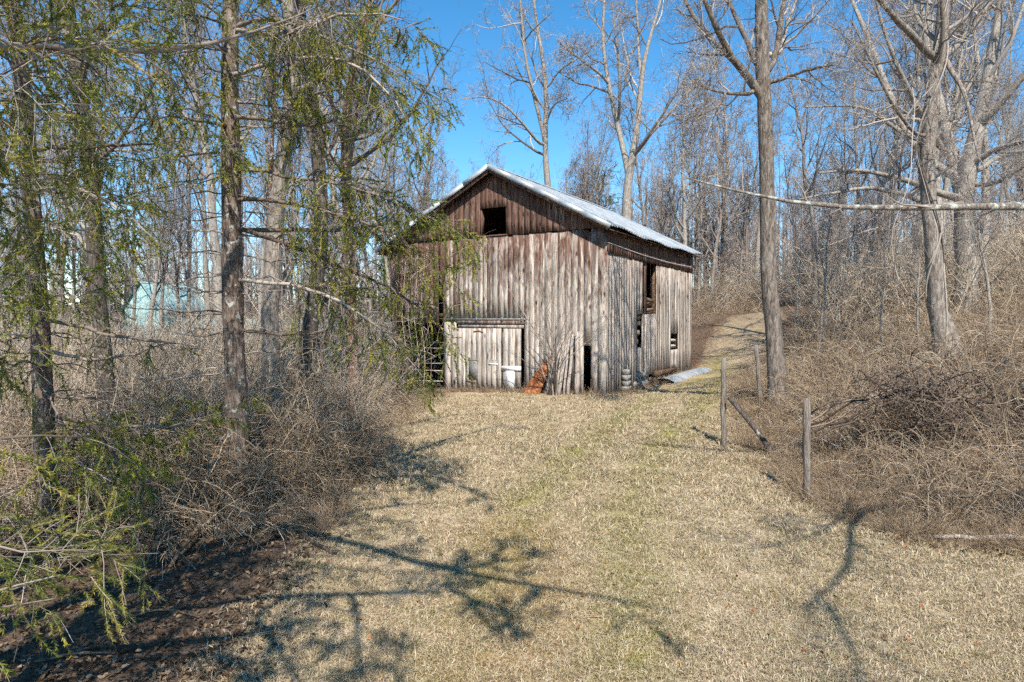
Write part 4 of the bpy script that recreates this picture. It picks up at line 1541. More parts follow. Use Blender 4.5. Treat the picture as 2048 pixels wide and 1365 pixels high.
def spruce(trunk, label, explicit, whorls, keep, opts, nmat):
    T = resample(np.array(trunk, float), 24)
    base = np.array([T[0, 0], T[0, 1], gzf(T[0, 0], T[0, 1])])
    T[0, 3] *= 1.4
    root = thing('spruce_tree', tuple(base), label, 'spruce tree', 'spruces on the shaded side of the lawn')
    g = Geo()
    g.tubes(T[:, :3] - base, T[:, 3], 10, None, False, .04)
    W, N = Geo(), Geo()
    for pts, kw in explicit:
        Q = resample(np.array(pts, float), 14)
        Q[-4:, 3] *= np.array([.8, .6, .4, .15])
        P = Q[:, :3] - base
        P[1:] += np.cumsum(rng.normal(size=(13, 3)), 0) * .02
        W.tubes(P, Q[:, 3], 6)
        spray(W, N, P, Q[:, 3], **{**opts, **kw})
    for z, az, L, rise, droop, live in whorls:
        k = np.interp(z, T[:, 2], np.arange(24))
        i = int(min(k, 22))
        p0 = T[i, :3] * (1 - (k - i)) + T[i + 1, :3] * (k - i)
        for _ in range(12):
            P, R = bough(p0, az, L, rise, droop, .006 + .006 * L)
            if keep(P):
                break
            L *= .84
        if L < .5:
            continue
        P = P - base
        W.tubes(P, R, 5)
        if live > 0:
            spray(W, N, P, R, **{**opts, 'live': live})
        else:
            Q, RQ = grow(P[None], R[None], int(5 * L) + 3, (.25, 1.), (.15, .4), 50, 5, .15, -.05, rmin=.002)
            W.tubes(Q, RQ, 3)
            Q, RQ = grow(Q, RQ, 3, (.2, 1.), (.3, .6), 45, 4, .15, -.1, rmin=.0018)
            W.tubes(Q, RQ, 3)
    g.build('trunk', SP_BARK, root, smooth=True)
    W.build('branches', SP_TWIG, root, smooth=True)
    N.build('needles', nmat, root)
    return root


def frame_keep(limits):
    def f(P):
        x, y, zc = project(P)
        m = (zc > .3) & (y > -40) & (y < 1400) & (x > -60)
        if not m.any():
            return True
        lim = np.interp(y[m], [l[0] for l in limits], [l[1] for l in limits])
        if (zc[m] < 1.6).any():
            return False
        return bool((x[m] < lim).all())
    return f


# nearest spruce, trunk just outside the frame
nx, ny_ = -3.6, 1.8
nb = gzf(nx, ny_)
trunk = [(nx, ny_, nb - .2, .16), (nx, ny_, 2., .14), (nx + .05, ny_, 5., .12), (nx, ny_ + .1, 9., .07), (nx, ny_, 12.5, .02)]
wh = []
for z in np.arange(.2, 5.2, .32):
    for k in range(2):
        wh.append((z, random.uniform(.8, 2.0), random.uniform(2., 3.4), random.uniform(-.05, .15), random.uniform(.18, .35), 1.))
for z in np.arange(6., 11.5, .4):
    for k in range(2):
        L = (3.8 if z < 8.5 else 3.8 * (12.8 - z) / 4.3) * random.uniform(.7, 1.05)
        wh.append((z, random.uniform(-.5, .9), L, random.uniform(-.05, .15), random.uniform(.18, .35), 1.))
near_kw = dict(per_m=520, ln=.02, wd=.0034, tert=6)
expl = [([(nx, ny_, 3.7, .03)] + [tuple(r) for r in limb([(-330, 150, 2.5, 12), (-100, 190, 2.35, 9), (30, 160, 2.3, 7), (110, 135, 2.25, 5), (205, 125, 2.2, 3)])], dict(step=.07, slen=(.2, .5), hang=-.12, t0=.3, **near_kw)),
        ([(nx, ny_, 3.3, .03)] + [tuple(r) for r in limb([(-330, 250, 2.6, 12), (-60, 270, 2.6, 9), (60, 320, 2.55, 6), (170, 420, 2.5, 3)])], dict(step=.08, slen=(.2, .55), hang=-.16, t0=.3, **near_kw)),
        ([(nx, ny_, 1.7, .03)] + [tuple(r) for r in limb([(-400, 1000, 2.8, 12), (-150, 1050, 2.8, 9), (20, 1068, 2.75, 6), (110, 1080, 2.7, 5), (200, 1062, 2.7, 3)])], dict(step=.08, slen=(.2, .45), hang=-.08, t0=.3, **near_kw)),
        ([(nx, ny_, 4.3, .05)] + [tuple(r) for r in limb([(-250, 60, 3.4, 20), (0, 76, 4.2, 15), (150, 88, 4.8, 13), (310, 106, 5.3, 11), (420, 100, 5.6, 9), (530, 55, 6.0, 7), (640, 0, 6.4, 5), (720, -50, 6.7, 3)])], dict(step=.1, slen=(.3, 1.0), hang=-.3, per_m=330, ln=.022, wd=.006, t0=.25, live=.9))]
spruce(trunk, 'nearest spruce, its long needled sprays entering at the frame edge', expl, wh, frame_keep([(0, 120), (450, 150), (600, 90), (780, 110), (900, 200), (1100, 170), (1365, 120)]), dict(step=.19, per_m=220, wd=.0095, ln=.028, slen=(.2, .7)), NEEDLE_NEAR)

# spruce with the furrowed trunk near the frame edge
D = 9.
trunk = limb([(97, 960, D, 42), (85, 750, D, 36), (73, 550, D, 33), (60, 350, D, 30), (45, 150, D, 28), (20, -10, D, 26), (0, -300, D, 18), (-20, -700, D, 6)])
trunk[0, 2] = gzf(trunk[0, 0], trunk[0, 1]) - .2
wh = []
for z in np.arange(-.1, 7.0, .38):
    for k in range(3):
        az = random.uniform(-1.9, .9) if k < 3 else random.uniform(0, 6.28)
        L = (2.5 if z < 7 else 2.5 * (11 - z) / 4) * random.uniform(.6, 1.05)
        live = 1. if (z > 2.3 or z < 1.2) else (0. if random.random() < .5 else .9)
        wh.append((z, az, L, random.uniform(-.05, .2), random.uniform(.2, .4), live))
expl = [([tuple(r) for r in limb([(85, 640, D, 9), (190, 655, 8.8, 8), (260, 682, 8.6, 7), (340, 702, 8.4, 6), (405, 712, 8.2, 4)])], dict(live=.15, slen=(.1, .5), t0=.3)),
        ([tuple(r) for r in limb([(90, 900, D, 9), (200, 860, 8.6, 7), (320, 870, 8.3, 6), (420, 855, 8., 4), (492, 818, 7.8, 2)])], dict(slen=(.15, .4), hang=-.1)),
        ([tuple(r) for r in limb([(90, 820, D, 7), (200, 850, 8.0, 5), (260, 930, 7.2, 4), (300, 1000, 6.7, 3.5), (285, 1080, 6.4, 3), (270, 1150, 6.3, 2)])], dict(slen=(.15, .45), t0=.5)),
        ([tuple(r) for r in limb([(85, 700, D, 8), (180, 720, 8.8, 7), (290, 690, 8.6, 5), (395, 640, 8.5, 3)])], dict(live=.1, slen=(.1, .3))),
        ([tuple(r) for r in limb([(60, 300, D, 9), (120, 285, 8.7, 8), (210, 282, 8.4, 7), (280, 270, 8.2, 5), (380, 255, 8., 3)])], dict(slen=(.3, .8), hang=-.3)),
        ([tuple(r) for r in limb([(60, 360, D, 9), (150, 370, 8.2, 7), (250, 400, 7.8, 6), (330, 460, 7.4, 4)])], dict(slen=(.2, .6)))]
spruce(trunk, 'drooping spruce with a dark trunk near the frame edge', expl, wh, frame_keep([(0, 400), (450, 330), (560, 230), (780, 240), (820, 420), (1000, 330), (1365, 200)]), dict(step=.15, per_m=250, wd=.0095, ln=.03, slen=(.25, .9), tert=5), NEEDLE)

# spruce with the bare lower trunk and dead whorls
D = 10.4
trunk = limb([(477, 1010, D, 48), (474, 850, D, 44), (470, 700, D, 41), (463, 560, D, 39), (465, 450, D, 38), (462, 300, D, 36), (458, 150, D, 32), (462, 0, D, 29), (470, -250, D, 24), (478, -700, D, 5)])
trunk[0, 2] = gzf(trunk[0, 0], trunk[0, 1]) - .2
wh = []
for z in np.arange(1.6, 4.7, .3):
    for k in range(3):
        wh.append((z, random.choice([random.uniform(-.7, .5), random.uniform(2.6, 3.9)]), random.uniform(.7, 1.7), random.uniform(-.05, .12), random.uniform(.05, .25), 0.))
for z in np.arange(4.9, 8.4, .38):
    for k in range(3):
        L = (2.3 if z < 8 else 2.3 * (12 - z) / 4) * random.uniform(.6, 1.05)
        wh.append((z, random.uniform(-2.6, .8), L, random.uniform(-.02, .2), random.uniform(.25, .45), .9))
expl = [([tuple(r) for r in limb([(470, 455, D, 11), (560, 480, 10., 9), (640, 520, 9.8, 8), (720, 560, 9.6, 7), (790, 590, 9.5, 5), (860, 640, 9.4, 4), (895, 700, 9.3, 2)])], dict(slen=(.3, 1.), hang=-.3, t0=.2, step=.1, tert=5)),
        ([tuple(r) for r in limb([(468, 335, D, 9), (560, 350, 10., 8), (650, 365, 9.6, 7), (760, 395, 9.3, 6), (840, 425, 9., 5), (900, 455, 8.9, 4), (960, 500, 8.8, 2)])], dict(slen=(.3, .9), hang=-.25, t0=.25, step=.075, tert=7)),
        ([tuple(r) for r in limb([(470, 460, D, 10), (600, 462, 10.6, 9), (700, 462, 10.8, 7), (760, 452, 11., 6), (810, 435, 11.2, 4)])], dict(live=.35, slen=(.15, .5))),
        ([tuple(r) for r in limb([(470, 560, D, 9), (570, 560, 9.8, 8), (660, 585, 9.5, 7), (740, 640, 9.3, 5), (800, 710, 9.2, 4), (850, 770, 9.2, 2)])], dict(slen=(.3, 1.1), hang=-.3, t0=.3, step=.08, tert=6)),
        ([tuple(r) for r in limb([(462, 150, D, 9), (560, 130, 9.6, 8), (650, 130, 9., 7), (730, 170, 8.6, 6), (800, 230, 8.3, 4), (850, 310, 8.2, 2)])], dict(slen=(.35, 1.1), hang=-.32, t0=.2, step=.085, tert=6)),
        ([tuple(r) for r in limb([(466, 60, D, 9), (560, 70, 9.2, 8), (660, 40, 8.4, 7), (760, 20, 8., 6), (850, 60, 7.8, 3)])], dict(slen=(.3, .9), hang=-.32, t0=.2, step=.09, tert=6)),
        ([tuple(r) for r in limb([(468, 400, D, 9), (580, 410, 9.8, 8), (680, 440, 9.4, 6), (780, 470, 9.1, 5), (850, 520, 9., 3), (900, 580, 8.9, 2)])], dict(slen=(.3, 1.), hang=-.28, t0=.3, step=.08, tert=6)),
        ([tuple(r) for r in limb([(465, 235, D, 10), (540, 240, 10.2, 8), (620, 248, 10., 6), (700, 235, 9.8, 4), (745, 215, 9.7, 2)])], dict(live=.35, slen=(.15, .5))),
        ([tuple(r) for r in limb([(470, 660, D, 8), (560, 672, 10., 7), (640, 668, 9.8, 5), (665, 640, 9.7, 3)])], dict(live=0., slen=(.1, .3), tert=2)),
        ([tuple(r) for r in limb([(460, 60, D, 9), (540, 30, 9.8, 8), (620, 50, 9.3, 7), (700, 90, 9., 6), (780, 120, 8.8, 5), (850, 190, 8.7, 3), (905, 200, 8.7, 2)])], dict(slen=(.3, 1.0), hang=-.35, t0=.2, step=.11))]
spruce(trunk, 'spruce with dead horizontal whorls on its bare lower trunk', expl, wh, frame_keep([(0, 700), (450, 680), (560, 640), (1365, 600)]), dict(step=.15, per_m=240, wd=.0105, ln=.032, slen=(.25, .9), hang=-.28, tert=5), NEEDLE)

# ------------------------------------------------------------------ brush
CANE = twig_mat('cane', '4c3a2c', 'c8af90')
CANE_G = twig_mat('cane_grey', '625142', 'd6c3aa')
CANE_D = twig_mat('cane_dark', '3b312b', '8c7a6b')


def cane_clump(n, spread, h, lean, mat, sub=4, pts=8, r=.006, sublen=(.15, .4), hang=-.12, third=2):
    a = rng.random(n) * 6.28
    rr = spread * np.sqrt(rng.random(n))
    p = np.stack([rr * np.cos(a), rr * np.sin(a), np.full(n, -.05)], 1)
    d = nrm(np.stack([np.cos(a) * lean, np.sin(a) * lean, np.ones(n)], 1) + rng.normal(size=(n, 3)) * .25)
    H = h * rng.uniform(.45, 1.1, n)
    P = np.empty((n, pts, 3))
    P[:, 0] = p
    for k in range(1, pts):
        d = nrm(d + rng.normal(size=(n, 3)) * .14 + np.array([[0, 0, hang * k / pts * 2]]))
        P[:, k] = P[:, k - 1] + d * (H / (pts - 1))[:, None]
    R = (r * rng.uniform(.5, 1.1, n))[:, None] * np.linspace(1, .35, pts)[None]
    g = Geo()
    g.tubes(P, R, 3)
    if sub:
        Q, RQ = grow(P, R, sub, (.25, 1.), (0, 0), 50, 5, .18, -.03, rr=.7, labs=sublen, rmin=r * .38)
        g.tubes(Q, RQ, 3)
        if third:
            Q, RQ = grow(Q, RQ, third, (.3, 1.), (0, 0), 45, 4, .18, -.02, rr=.7, labs=(sublen[0] * .6, sublen[1] * .6), rmin=r * .33)
            g.tubes(Q, RQ, 3)
    return g


low_src = [cane_clump(24, .65, 2.0, .7, CANE, 2, 10, .0095, (.3, .8), -.2, 0).mesh('clump', CANE) for _ in range(3)] + [cane_clump(22, .75, 1.8, .9, CANE_G, 3, 10, .009, (.3, .7), -.22, 0).mesh('clump', CANE_G) for _ in range(2)]
up_src = [cane_clump(20, .6, 2.6, .18, CANE_G, 4, 9, .011, (.3, .9), -.03, 1).mesh('clump', CANE_G) for _ in range(3)]
tall_src = [cane_clump(12, .9, 4.2, .22, CANE_G, 5, 10, .018, (.5, 1.4), -.04, 1).mesh('clump', CANE_G) for _ in range(3)]
grass_src = [cane_clump(110, .25, .42, .7, CANE, 0, 5, .0035, hang=-.2).mesh('clump', CANE) for _ in range(3)]


def sample_zone(n, xr, dr, test, power=1.):
    """n points of the ground seen between two picture columns and two depths that pass a test"""
    out = []
    have = 0
    while have < n:
        k = n * 2
        px = rng.uniform(*xr, k)
        d = dr[0] + (dr[1] - dr[0]) * rng.random(k) ** power
        x, y = (px - 1024) / FPX * d, d
        ok = test(x, y, px, d)
        out.append(np.c_[x, y, d, px][ok])
        have += int(ok.sum())
    return np.concatenate(out)[:n]


def sd1(x, y):
    return lawn_sd(np.c_[np.atleast_1d(x), np.atleast_1d(y)])


def rv(a, b, x):
    return rng.uniform(a, b, len(x))


def in_barn(x, y, m=.4):
    c, s = math.cos(BR), math.sin(BR)
    dx, dy = x - BARN[0], y - BARN[1]
    u, v = dx * c + dy * s, -dx * s + dy * c
    return (-HW - m < u) & (u < HW + m) & (-m < v) & (v < LEN + m)


def place(name, Z, src, idx, scl, label, cat):
    n = len(Z)
    p = np.c_[Z[:, 0], Z[:, 1], gz(Z[:, 0], Z[:, 1])]
    scatter(name, p, np.c_[rng.normal(size=n) * .12, rng.normal(size=n) * .12, rng.random(n) * 6.28], scl, idx, src, label, cat)


# bramble bank on the right
Zr = sample_zone(540, (1440, 2350), (8.2, 34), lambda x, y, px, d: (sd1(x, y) < -.6) & (x > 2), 1.25)
Zr = np.r_[Zr, sample_zone(160, (1385, 1530), (31, 60), lambda x, y, px, d: (sd1(x, y) < -.3) & ~in_barn(x, y, .6))]
sdv = -sd1(Zr[:, 0], Zr[:, 1])
scl = np.clip(.25 + sdv * .28, .3, .8) * rng.uniform(.75, 1.25, len(Zr))
place('brambles', Zr, low_src, rng.integers(0, 5, len(Zr)), scl, 'tangled tan brambles covering the bank on the fence-post side', 'brambles')
# thicket on the spruce side
Zl = sample_zone(800, (-250, 905), (8.8, 40), lambda x, y, px, d: (sd1(x, y) < -.95) & (x < 0) & ~in_barn(x, y), 1.2)
Zl = Zl[~((Zl[:, 3] > 262) & (Zl[:, 3] < 335) & (Zl[:, 2] > 15) & (rng.random(len(Zl)) < .1))]
Zl = Zl[~((Zl[:, 3] > 720) & (Zl[:, 2] < 27) & (rng.random(len(Zl)) < .45))]
sdv = -sd1(Zl[:, 0], Zl[:, 1])
scl = np.clip(.3 + sdv * .28, .4, 1.05) * rng.uniform(.7, 1.25, len(Zl))
scl = np.where((Zl[:, 3] > 740) & (Zl[:, 2] < 27), scl * .62, scl)
place('thicket', Zl, low_src + up_src, np.where((Zl[:, 2] > 12) & (rng.random(len(Zl)) < .6), rng.integers(5, 8, len(Zl)), rng.integers(0, 5, len(Zl))), scl, 'grey-brown leafless thicket under the spruces and beside the barn', 'thicket')
# tall thin stems further back
Zt = np.r_[sample_zone(260, (-250, 860), (17, 55), lambda x, y, px, d: (sd1(x, y) < -2) & ~in_barn(x, y, .8), 1.),
           sample_zone(420, (1380, 2350), (22, 66), lambda x, y, px, d: (sd1(x, y) < -2.0) & ~in_barn(x, y, 1.2), 1.)]
Zt = Zt[~((Zt[:, 3] > 255) & (Zt[:, 3] < 320) & (Zt[:, 2] < 56))]
place('undergrowth', Zt, tall_src, rng.integers(0, 3, len(Zt)), rng.uniform(.5, 1.15, len(Zt)), 'haze of tall thin leafless stems between the woodland trunks', 'undergrowth')
# dry grass clumps along the edges
Zg = np.r_[sample_zone(260, (430, 1000), (9., 24), lambda x, y, px, d: (sd1(x, y) > -1.) & (sd1(x, y) < -.05), 1.3), sample_zone(800, (1380, 2300), (7.5, 26), lambda x, y, px, d: (sd1(x, y) > -1.6) & (sd1(x, y) < .15), 1.3)]
fr = np.r_[[bw(random.uniform(-1.9, 4.6), random.uniform(-.45, -.1)) for _ in range(55)], [bw(HW + random.uniform(.1, .5), random.uniform(.2, 10.2)) for _ in range(60)]]
Zg = np.r_[Zg, np.c_[fr[:, :2], fr[:, 1], fr[:, 1]]]
place('dry_grass', Zg, grass_src, rng.integers(0, 3, len(Zg)), rng.uniform(.35, 1., len(Zg)), 'dry straw grass fringing both edges of the lawn', 'grass')

# single shrubs
def shrub(name, px, py, geo, mat, label, cat='shrub', dmax=40.):
    p = ground(px, py, dmax)
    return tag(geo.build(name, mat, None, tuple(p), 0, True), label, cat)


shrub('arching_shrub', 560, 975, cane_clump(240, .7, 2.1, .55, CANE, 4, 10, .0095, (.25, .7), -.18), CANE, 'dense arching tan shrub at the lawn edge beside the spruce trunk')
shrub('arching_shrub', 670, 890, cane_clump(110, .5, 1.6, .55, CANE_G, 4, 10, .0085, (.2, .5), -.18), CANE_G, 'smaller grey shrub just past the dense arching one')
# many-stemmed shrub in front of the barn
pb = ground(1088, 791)
g = Geo()
stems, rads = [], []
for (tx_, ty_, dd, w) in ((985, 690, 21.2, 3), (1010, 560, 21.6, 4), (1040, 600, 21, 4), (1060, 520, 21.8, 5), (1085, 560, 21.2, 4), (1110, 500, 21.8, 5), (1135, 540, 21.2, 5), (1165, 570, 21.5, 4), (1205, 590, 21.8, 4), (1230, 640, 21.4, 3), (1120, 620, 20.9, 5), (1150, 650, 21., 4)):
    t = at(tx_, ty_, dd)
    s0 = pb + np.array([random.uniform(.0, .6), random.uniform(-.15, .15), -.05])
    u = np.linspace(0, 1, 10)[:, None]
    P = s0 * (1 - u) + t * u
    P[:, 0] += (t[0] - s0[0]) * -.22 * np.sin(math.pi * u[:, 0])
    P[1:] += np.cumsum(rng.normal(size=(9, 3)), 0) * .02
    stems.append(P - pb)
    rads.append(np.linspace(w * .0075, .004, 10))
stems, rads = np.array(stems), np.array(rads)
g.tubes(stems, rads, 5)
crown_geo(g, stems, rads, [L_(6, (.3, .98), (.2, .4), 40, 7, .12, .08, rmin=.0035), L_(3, (.2, 1.), (.3, .6), 42, 5, .15, .05, rmin=.003), L_(2, (.3, 1.), (.4, .6), 42, 4, .15, .04, rmin=.0028)])
tag(g.build('bare_shrub', TWIG, None, tuple(pb), 0, True), 'many-stemmed bare shrub growing in front of the barn planks', 'shrub')
# vines on the shaded end of the barn
g = Geo()
P = np.empty((150, 9, 3))
st = np.array([bw(random.uniform(-4.5, -2.3), -.25, random.uniform(3.2, 5.3)) for _ in range(150)])
d = nrm(rng.normal(size=(150, 3)) + np.array([[.2, -.3, -.5]]))
P[:, 0] = st
for k in range(1, 9):
    d = nrm(d + rng.normal(size=d.shape) * .35 + np.array([[0, -.02, -.12]]))
    P[:, k] = P[:, k - 1] + d * .14
pv = bw(-3.4, -.3, 0)
pv[2] = gzf(pv[0], pv[1])
g.tubes(P - pv, np.full((150, 9), .006), 3)
main = np.array([[bw(-4.3 + .3 * k + .1 * math.sin(j), -.2 - .02 * j % .1, j * .62) - pv for j in range(9)] for k in range(7)])
g.tubes(main, np.full((7, 9), .014), 4)
tag(g.build('climbing_vine', CANE_G, None, tuple(pv), 0, True), 'leafless climbing vine tangled over the shaded end of the barn front', 'vine')
# dark tangle of vines on the bank
cen = at(1850, 800, 11.5)
zg = gzf(cen[0], cen[1])
n = 230
P = np.empty((n, 16, 3))
u = nrm(rng.normal(size=(n, 3)))
P[:, 0] = u * rng.random((n, 1)) ** .5 * np.array([[1.25, .8, .62]])
d = nrm(rng.normal(size=(n, 3)))
for k in range(1, 16):
    pull = -P[:, k - 1] * np.array([[.1, .15, .28]])
    d = nrm(d + rng.normal(size=(n, 3)) * .34 + pull)
    P[:, k] = P[:, k - 1] + d * .095
P[:, :, 2] += cen[2] - zg - .05
P[:, :, 2] = np.maximum(P[:, :, 2], .02)
g = Geo()
g.tubes(P, (.004 + .008 * rng.random(n) ** 2)[:, None] * np.ones((1, 16)), 3)
arch = np.array([[(-1.9 + .26 * j, -.2 + .12 * k, .35 + .75 * math.sin(math.pi * (j + k * .4) / 16) + .06 * math.sin(j * 1.7 + k)) for j in range(16)] for k in range(6)])
g.tubes(arch, np.full((6, 16), .016), 4)
tag(g.build('vine_tangle', CANE_D, None, (cen[0], cen[1], zg), 0, True), 'dark domed tangle of vines in front of the vine-wrapped tree', 'vines')

# ------------------------------------------------------------------ lawn grass and leaf litter
mgm = M('grass_mat', .9, .1)
p_ = mgm.pos()
gcol, _ = ground_colour(mgm, p_, 3., mgm.attr('track', 'INSTANCER'), mgm.attr('moss', 'INSTANCER'))
rn = mgm.attr('rnd')
gcol = mgm.mix(.6, gcol, mgm.ramp(rn, [(0, C('4a3a28')), (.2, C('7d6749')), (.45, C('bca585')), (.75, C('d8c6a6')), (.9, C('e8d9bd')), (.93, C('98a052')), (1, C('7d8c44'))]))
mgm.color(gcol)
mgm.translucent(gcol, .15)


def tuft(n, rad, ln):
    a = rng.random(n) * 6.28
    r = rad * np.sqrt(rng.random(n))
    p = np.stack([r * np.cos(a), r * np.sin(a), np.full(n, -.004)], 1)
    d = nrm(np.stack([rng.normal(size=n), rng.normal(size=n), np.abs(rng.normal(size=n)) * .75 + .15], 1))
    s = nrm(np.cross(d, np.array([[0, 0, 1.]]) + rng.normal(size=(n, 3)) * .3))
    L = ln * rng.uniform(.5, 1.3, n)[:, None]
    w = rng.uniform(.0035, .0085, n)[:, None]
    m = p + d * L * .55
    t = m + nrm(d + np.array([[0, 0, -.75]])) * L * .5
    v = np.stack([p - s * w / 2, p + s * w / 2, m + s * w / 2.4, m - s * w / 2.4, t], 1).reshape(-1, 3)
    b = np.arange(n)[:, None] * 5
    g = Geo()
    g.raw(v, b + np.array([[0, 1, 2, 3]]), b + np.array([[3, 2, 4]]), np.repeat(rng.random(n), 5))
    return g.mesh('tuft', mgm.m)


tufts = [tuft(95, .17, .075) for _ in range(5)]
dd_ = 4.6 * (24 / 4.6) ** rng.random(15000)
pts = np.c_[(rng.uniform(-60, 2120, 15000) - 1024) / FPX * dd_, dd_]
pts = pts[(lawn_sd(pts) > -.1 - .5 * rng.random(len(pts)) ** 3)]
tr_, mo_ = tints(pts)
n = len(pts)
dist = np.linalg.norm(pts, axis=1)
scatter('lawn_grass', np.c_[pts, gz(pts[:, 0], pts[:, 1])], np.c_[np.zeros(n), np.zeros(n), rng.random(n) * 6.28], rng.uniform(.6, 1.15, n) * np.clip(dist / 9, .85, 1.5), rng.integers(0, 5, n), tufts, 'short straw-coloured winter lawn grass with faint greener wheel tracks', 'grass', [('track', tr_), ('moss', mo_)])

lm = M('leaf_mat', .8, .2)
lf = lm.attr('rnd')
lc = lm.ramp(lf, [(0, C('33261c')), (.35, C('5c4632')), (.6, C('7e664e')), (.84, C('9c8872')), (.88, C('8a5634')), (1, C('b0754a'))])
lm.color(lc)
lm.translucent(lc, .15)


def leaves(q, size, col):
    n = len(q)
    z = gz(q[:, 0], q[:, 1]) + .012 + .02 * rng.random(n)
    c = np.c_[q, z]
    a = rng.random(n) * 6.28
    nx_ = nrm(np.c_[rng.normal(size=(n, 2)) * .45, np.ones(n)])
    ax_ = nrm(np.cross(nx_, np.c_[np.cos(a), np.sin(a), np.zeros(n)]))
    bx_ = np.cross(nx_, ax_)
    L = (size * rng.uniform(.6, 1.4, n))[:, None]
    cu = (rng.uniform(-.1, .5, n))[:, None]
    k = [(-1, 0, 0), (-.35, .5, cu), (.4, .42, cu), (1, 0, .3 * cu), (.4, -.42, cu), (-.35, -.5, cu)]
    v = np.stack([c + ax_ * L * x + bx_ * L * y + nx_ * L * zc for x, y, zc in k], 1).reshape(-1, 3)
    b = np.arange(n)[:, None] * 6
    return v, np.concatenate([b + np.array([[0, 1, 2, 3]]), b + np.array([[3, 4, 5, 0]])]), np.repeat(col, 6)


g = Geo()
Zl = sample_zone(17000, (-150, 920), (4.6, 24), lambda x, y, px, d: (sd1(x, y) < rv(-.1, .6, x) * rng.random(len(x))) & (x < 1), 1.6)
v, q, a = leaves(Zl[:, :2], .028, rng.random(len(Zl)) * .86)
g.raw(v, q, None, a)
Zl = sample_zone(11000, (1380, 2150), (7.2, 40), lambda x, y, px, d: (sd1(x, y) < rv(-.2, .5, x)) & ~in_barn(x, y), 1.3)
v, q, a = leaves(Zl[:, :2], .036, np.where(rng.random(len(Zl)) < .55, rng.uniform(.86, 1, len(Zl)), rng.random(len(Zl)) * .7))
g.raw(v, q, None, a)
Zl = sample_zone(4200, (1180, 1640), (21, 48), lambda x, y, px, d: ~in_barn(x, y, .0) & ((sd1(x, y) < 1.3 * rng.random(len(x))) | in_barn(x, y, .8)), 1.)
v, q, a = leaves(Zl[:, :2], .032, rng.uniform(.86, 1, len(Zl)))
g.raw(v, q, None, a)
Zl = sample_zone(380, (500, 2050), (4.8, 20), lambda x, y, px, d: sd1(x, y) > .2, 1.5)
v, q, a = leaves(Zl[:, :2], .024, np.where(rng.random(len(Zl)) < .6, rng.uniform(.86, 1, len(Zl)), rng.uniform(.4, .84, len(Zl))))
g.raw(v, q, None, a)
o = g.build('leaf_litter', lm.m)
tag(o, 'fallen brown and rust-coloured leaves under the trees and along the barn', 'leaf litter', None, 'stuff')

# ------------------------------------------------------------------ fence posts, fallen wood
mpw = M('post_wood', .95, .08)
_f = mpw.noise(mpw.mapping(mpw.coord(), (1, 1, .1)), 55., 5, .75, .4)
mpw.color(mpw.ramp(_f, [(.3, C('3c332c')), (.48, C('7a6e63')), (.68, C('aca093'))]))
mpw.bump(_f, .9, .02)
PW = mpw.m


def post(px, py, top_px, top_py, w, label):
    b = ground(px, py)
    t = at(top_px, top_py, b[1])
    u = np.linspace(0, 1, 8)[:, None]
    P = b * (1 - u) + t * u
    P[0, 2] -= .2
    P[1:-1, :2] += rng.normal(size=(6, 2)) * .006
    R = np.full(8, w / FPX * b[1] / 2) * np.array([1.1, 1, .98, 1., .97, 1., .96, .85])
    g = Geo()
    g.tubes(P - b, R, 9, None, True, .1)
    return tag(g.build('fence_post', PW, None, tuple(b)), label, 'fence post', 'old wooden fence posts')


post(1446, 896, 1448, 716, 11, 'weathered fence post at the corner where the track meets the lawn')
post(1614, 1002, 1613, 797, 15, 'stouter fence post nearest the camera in the dry brambles')
post(1522, 812, 1512, 690, 9, 'leaning pale fence post against the straight tree')


def stick(pts, label, name='fallen_branch', mat=None, cat='branch', group='fallen branches and sticks'):
    P = []
    for px, py, h, w in pts:
        p = ground(px, py)
        P.append((p[0], p[1], p[2] + h, w / FPX * p[1] / 2))
    Q = resample(np.array(P), 9)
    base = Q[0, :3].copy()
    g = Geo()
    p = Q[:, :3] - base
    p[1:-1] += rng.normal(size=(7, 3)) * Q[:, 3].mean() * .3
    g.tubes(p, Q[:, 3], 6, None, True, .05)
    return tag(g.build(name, mat or LOG, None, tuple(base), 0, True), label, cat, group)


pa, pb_ = at(1458, 795, 13.0), ground(1550, 915)
pm = (pa + pb_) / 2 + np.array([0, 0, .05])
base = pb_.copy()
g = Geo()
g.tubes(resample(np.c_[np.array([pa, pm, pb_]), [.05, .055, .06]], 8)[:, :3] - base, np.full(8, .05), 8, None, True, .06)
tag(g.build('fence_rail', BARK_DARK, None, tuple(base)), 'broken dark rail slanting from the corner post into the brambles', 'fence rail')
stick([(1868, 1087, .06, 9), (1960, 1092, .07, 11), (2100, 1094, .08, 12)], 'tan log lying along the lawn edge below the brambles', 'fallen_log', POLE, 'log', None)
stick([(340, 1140, .03, 8), (400, 1080, .2, 7), (480, 1008, .55, 5)], 'long tan stick leaning up from the leaf litter under the spruces', mat=LOG)
stick([(1130, 1245, .01, 3), (1250, 1238, .02, 3), (1335, 1243, .01, 2)], 'thin dark stick lying across the middle of the lawn')
stick([(845, 1095, .01, 3), (855, 1080, .015, 3), (862, 1070, .02, 2)], 'short pale stick on the lawn near the shadow limbs', mat=PW)
stick([(1425, 1000, .01, 4), (1450, 985, .02, 4), (1470, 982, .01, 2)], 'pale lichened twig on the lawn left of the stout post', mat=PW)
stick([(1600, 1065, .01, 4), (1650, 1055, .015, 4), (1700, 1046, .01, 3)], 'pale straight stick on the lawn below the stout post', mat=PW)
stick([(250, 1240, .01, 5), (330, 1225, .03, 5), (400, 1240, .02, 4)], 'brown stick in the shaded leaf litter of the near corner')
stick([(70, 1340, .02, 6), (160, 1325, .05, 6), (230, 1320, .03, 4)], 'thick brown stick lowest in the shaded near corner')
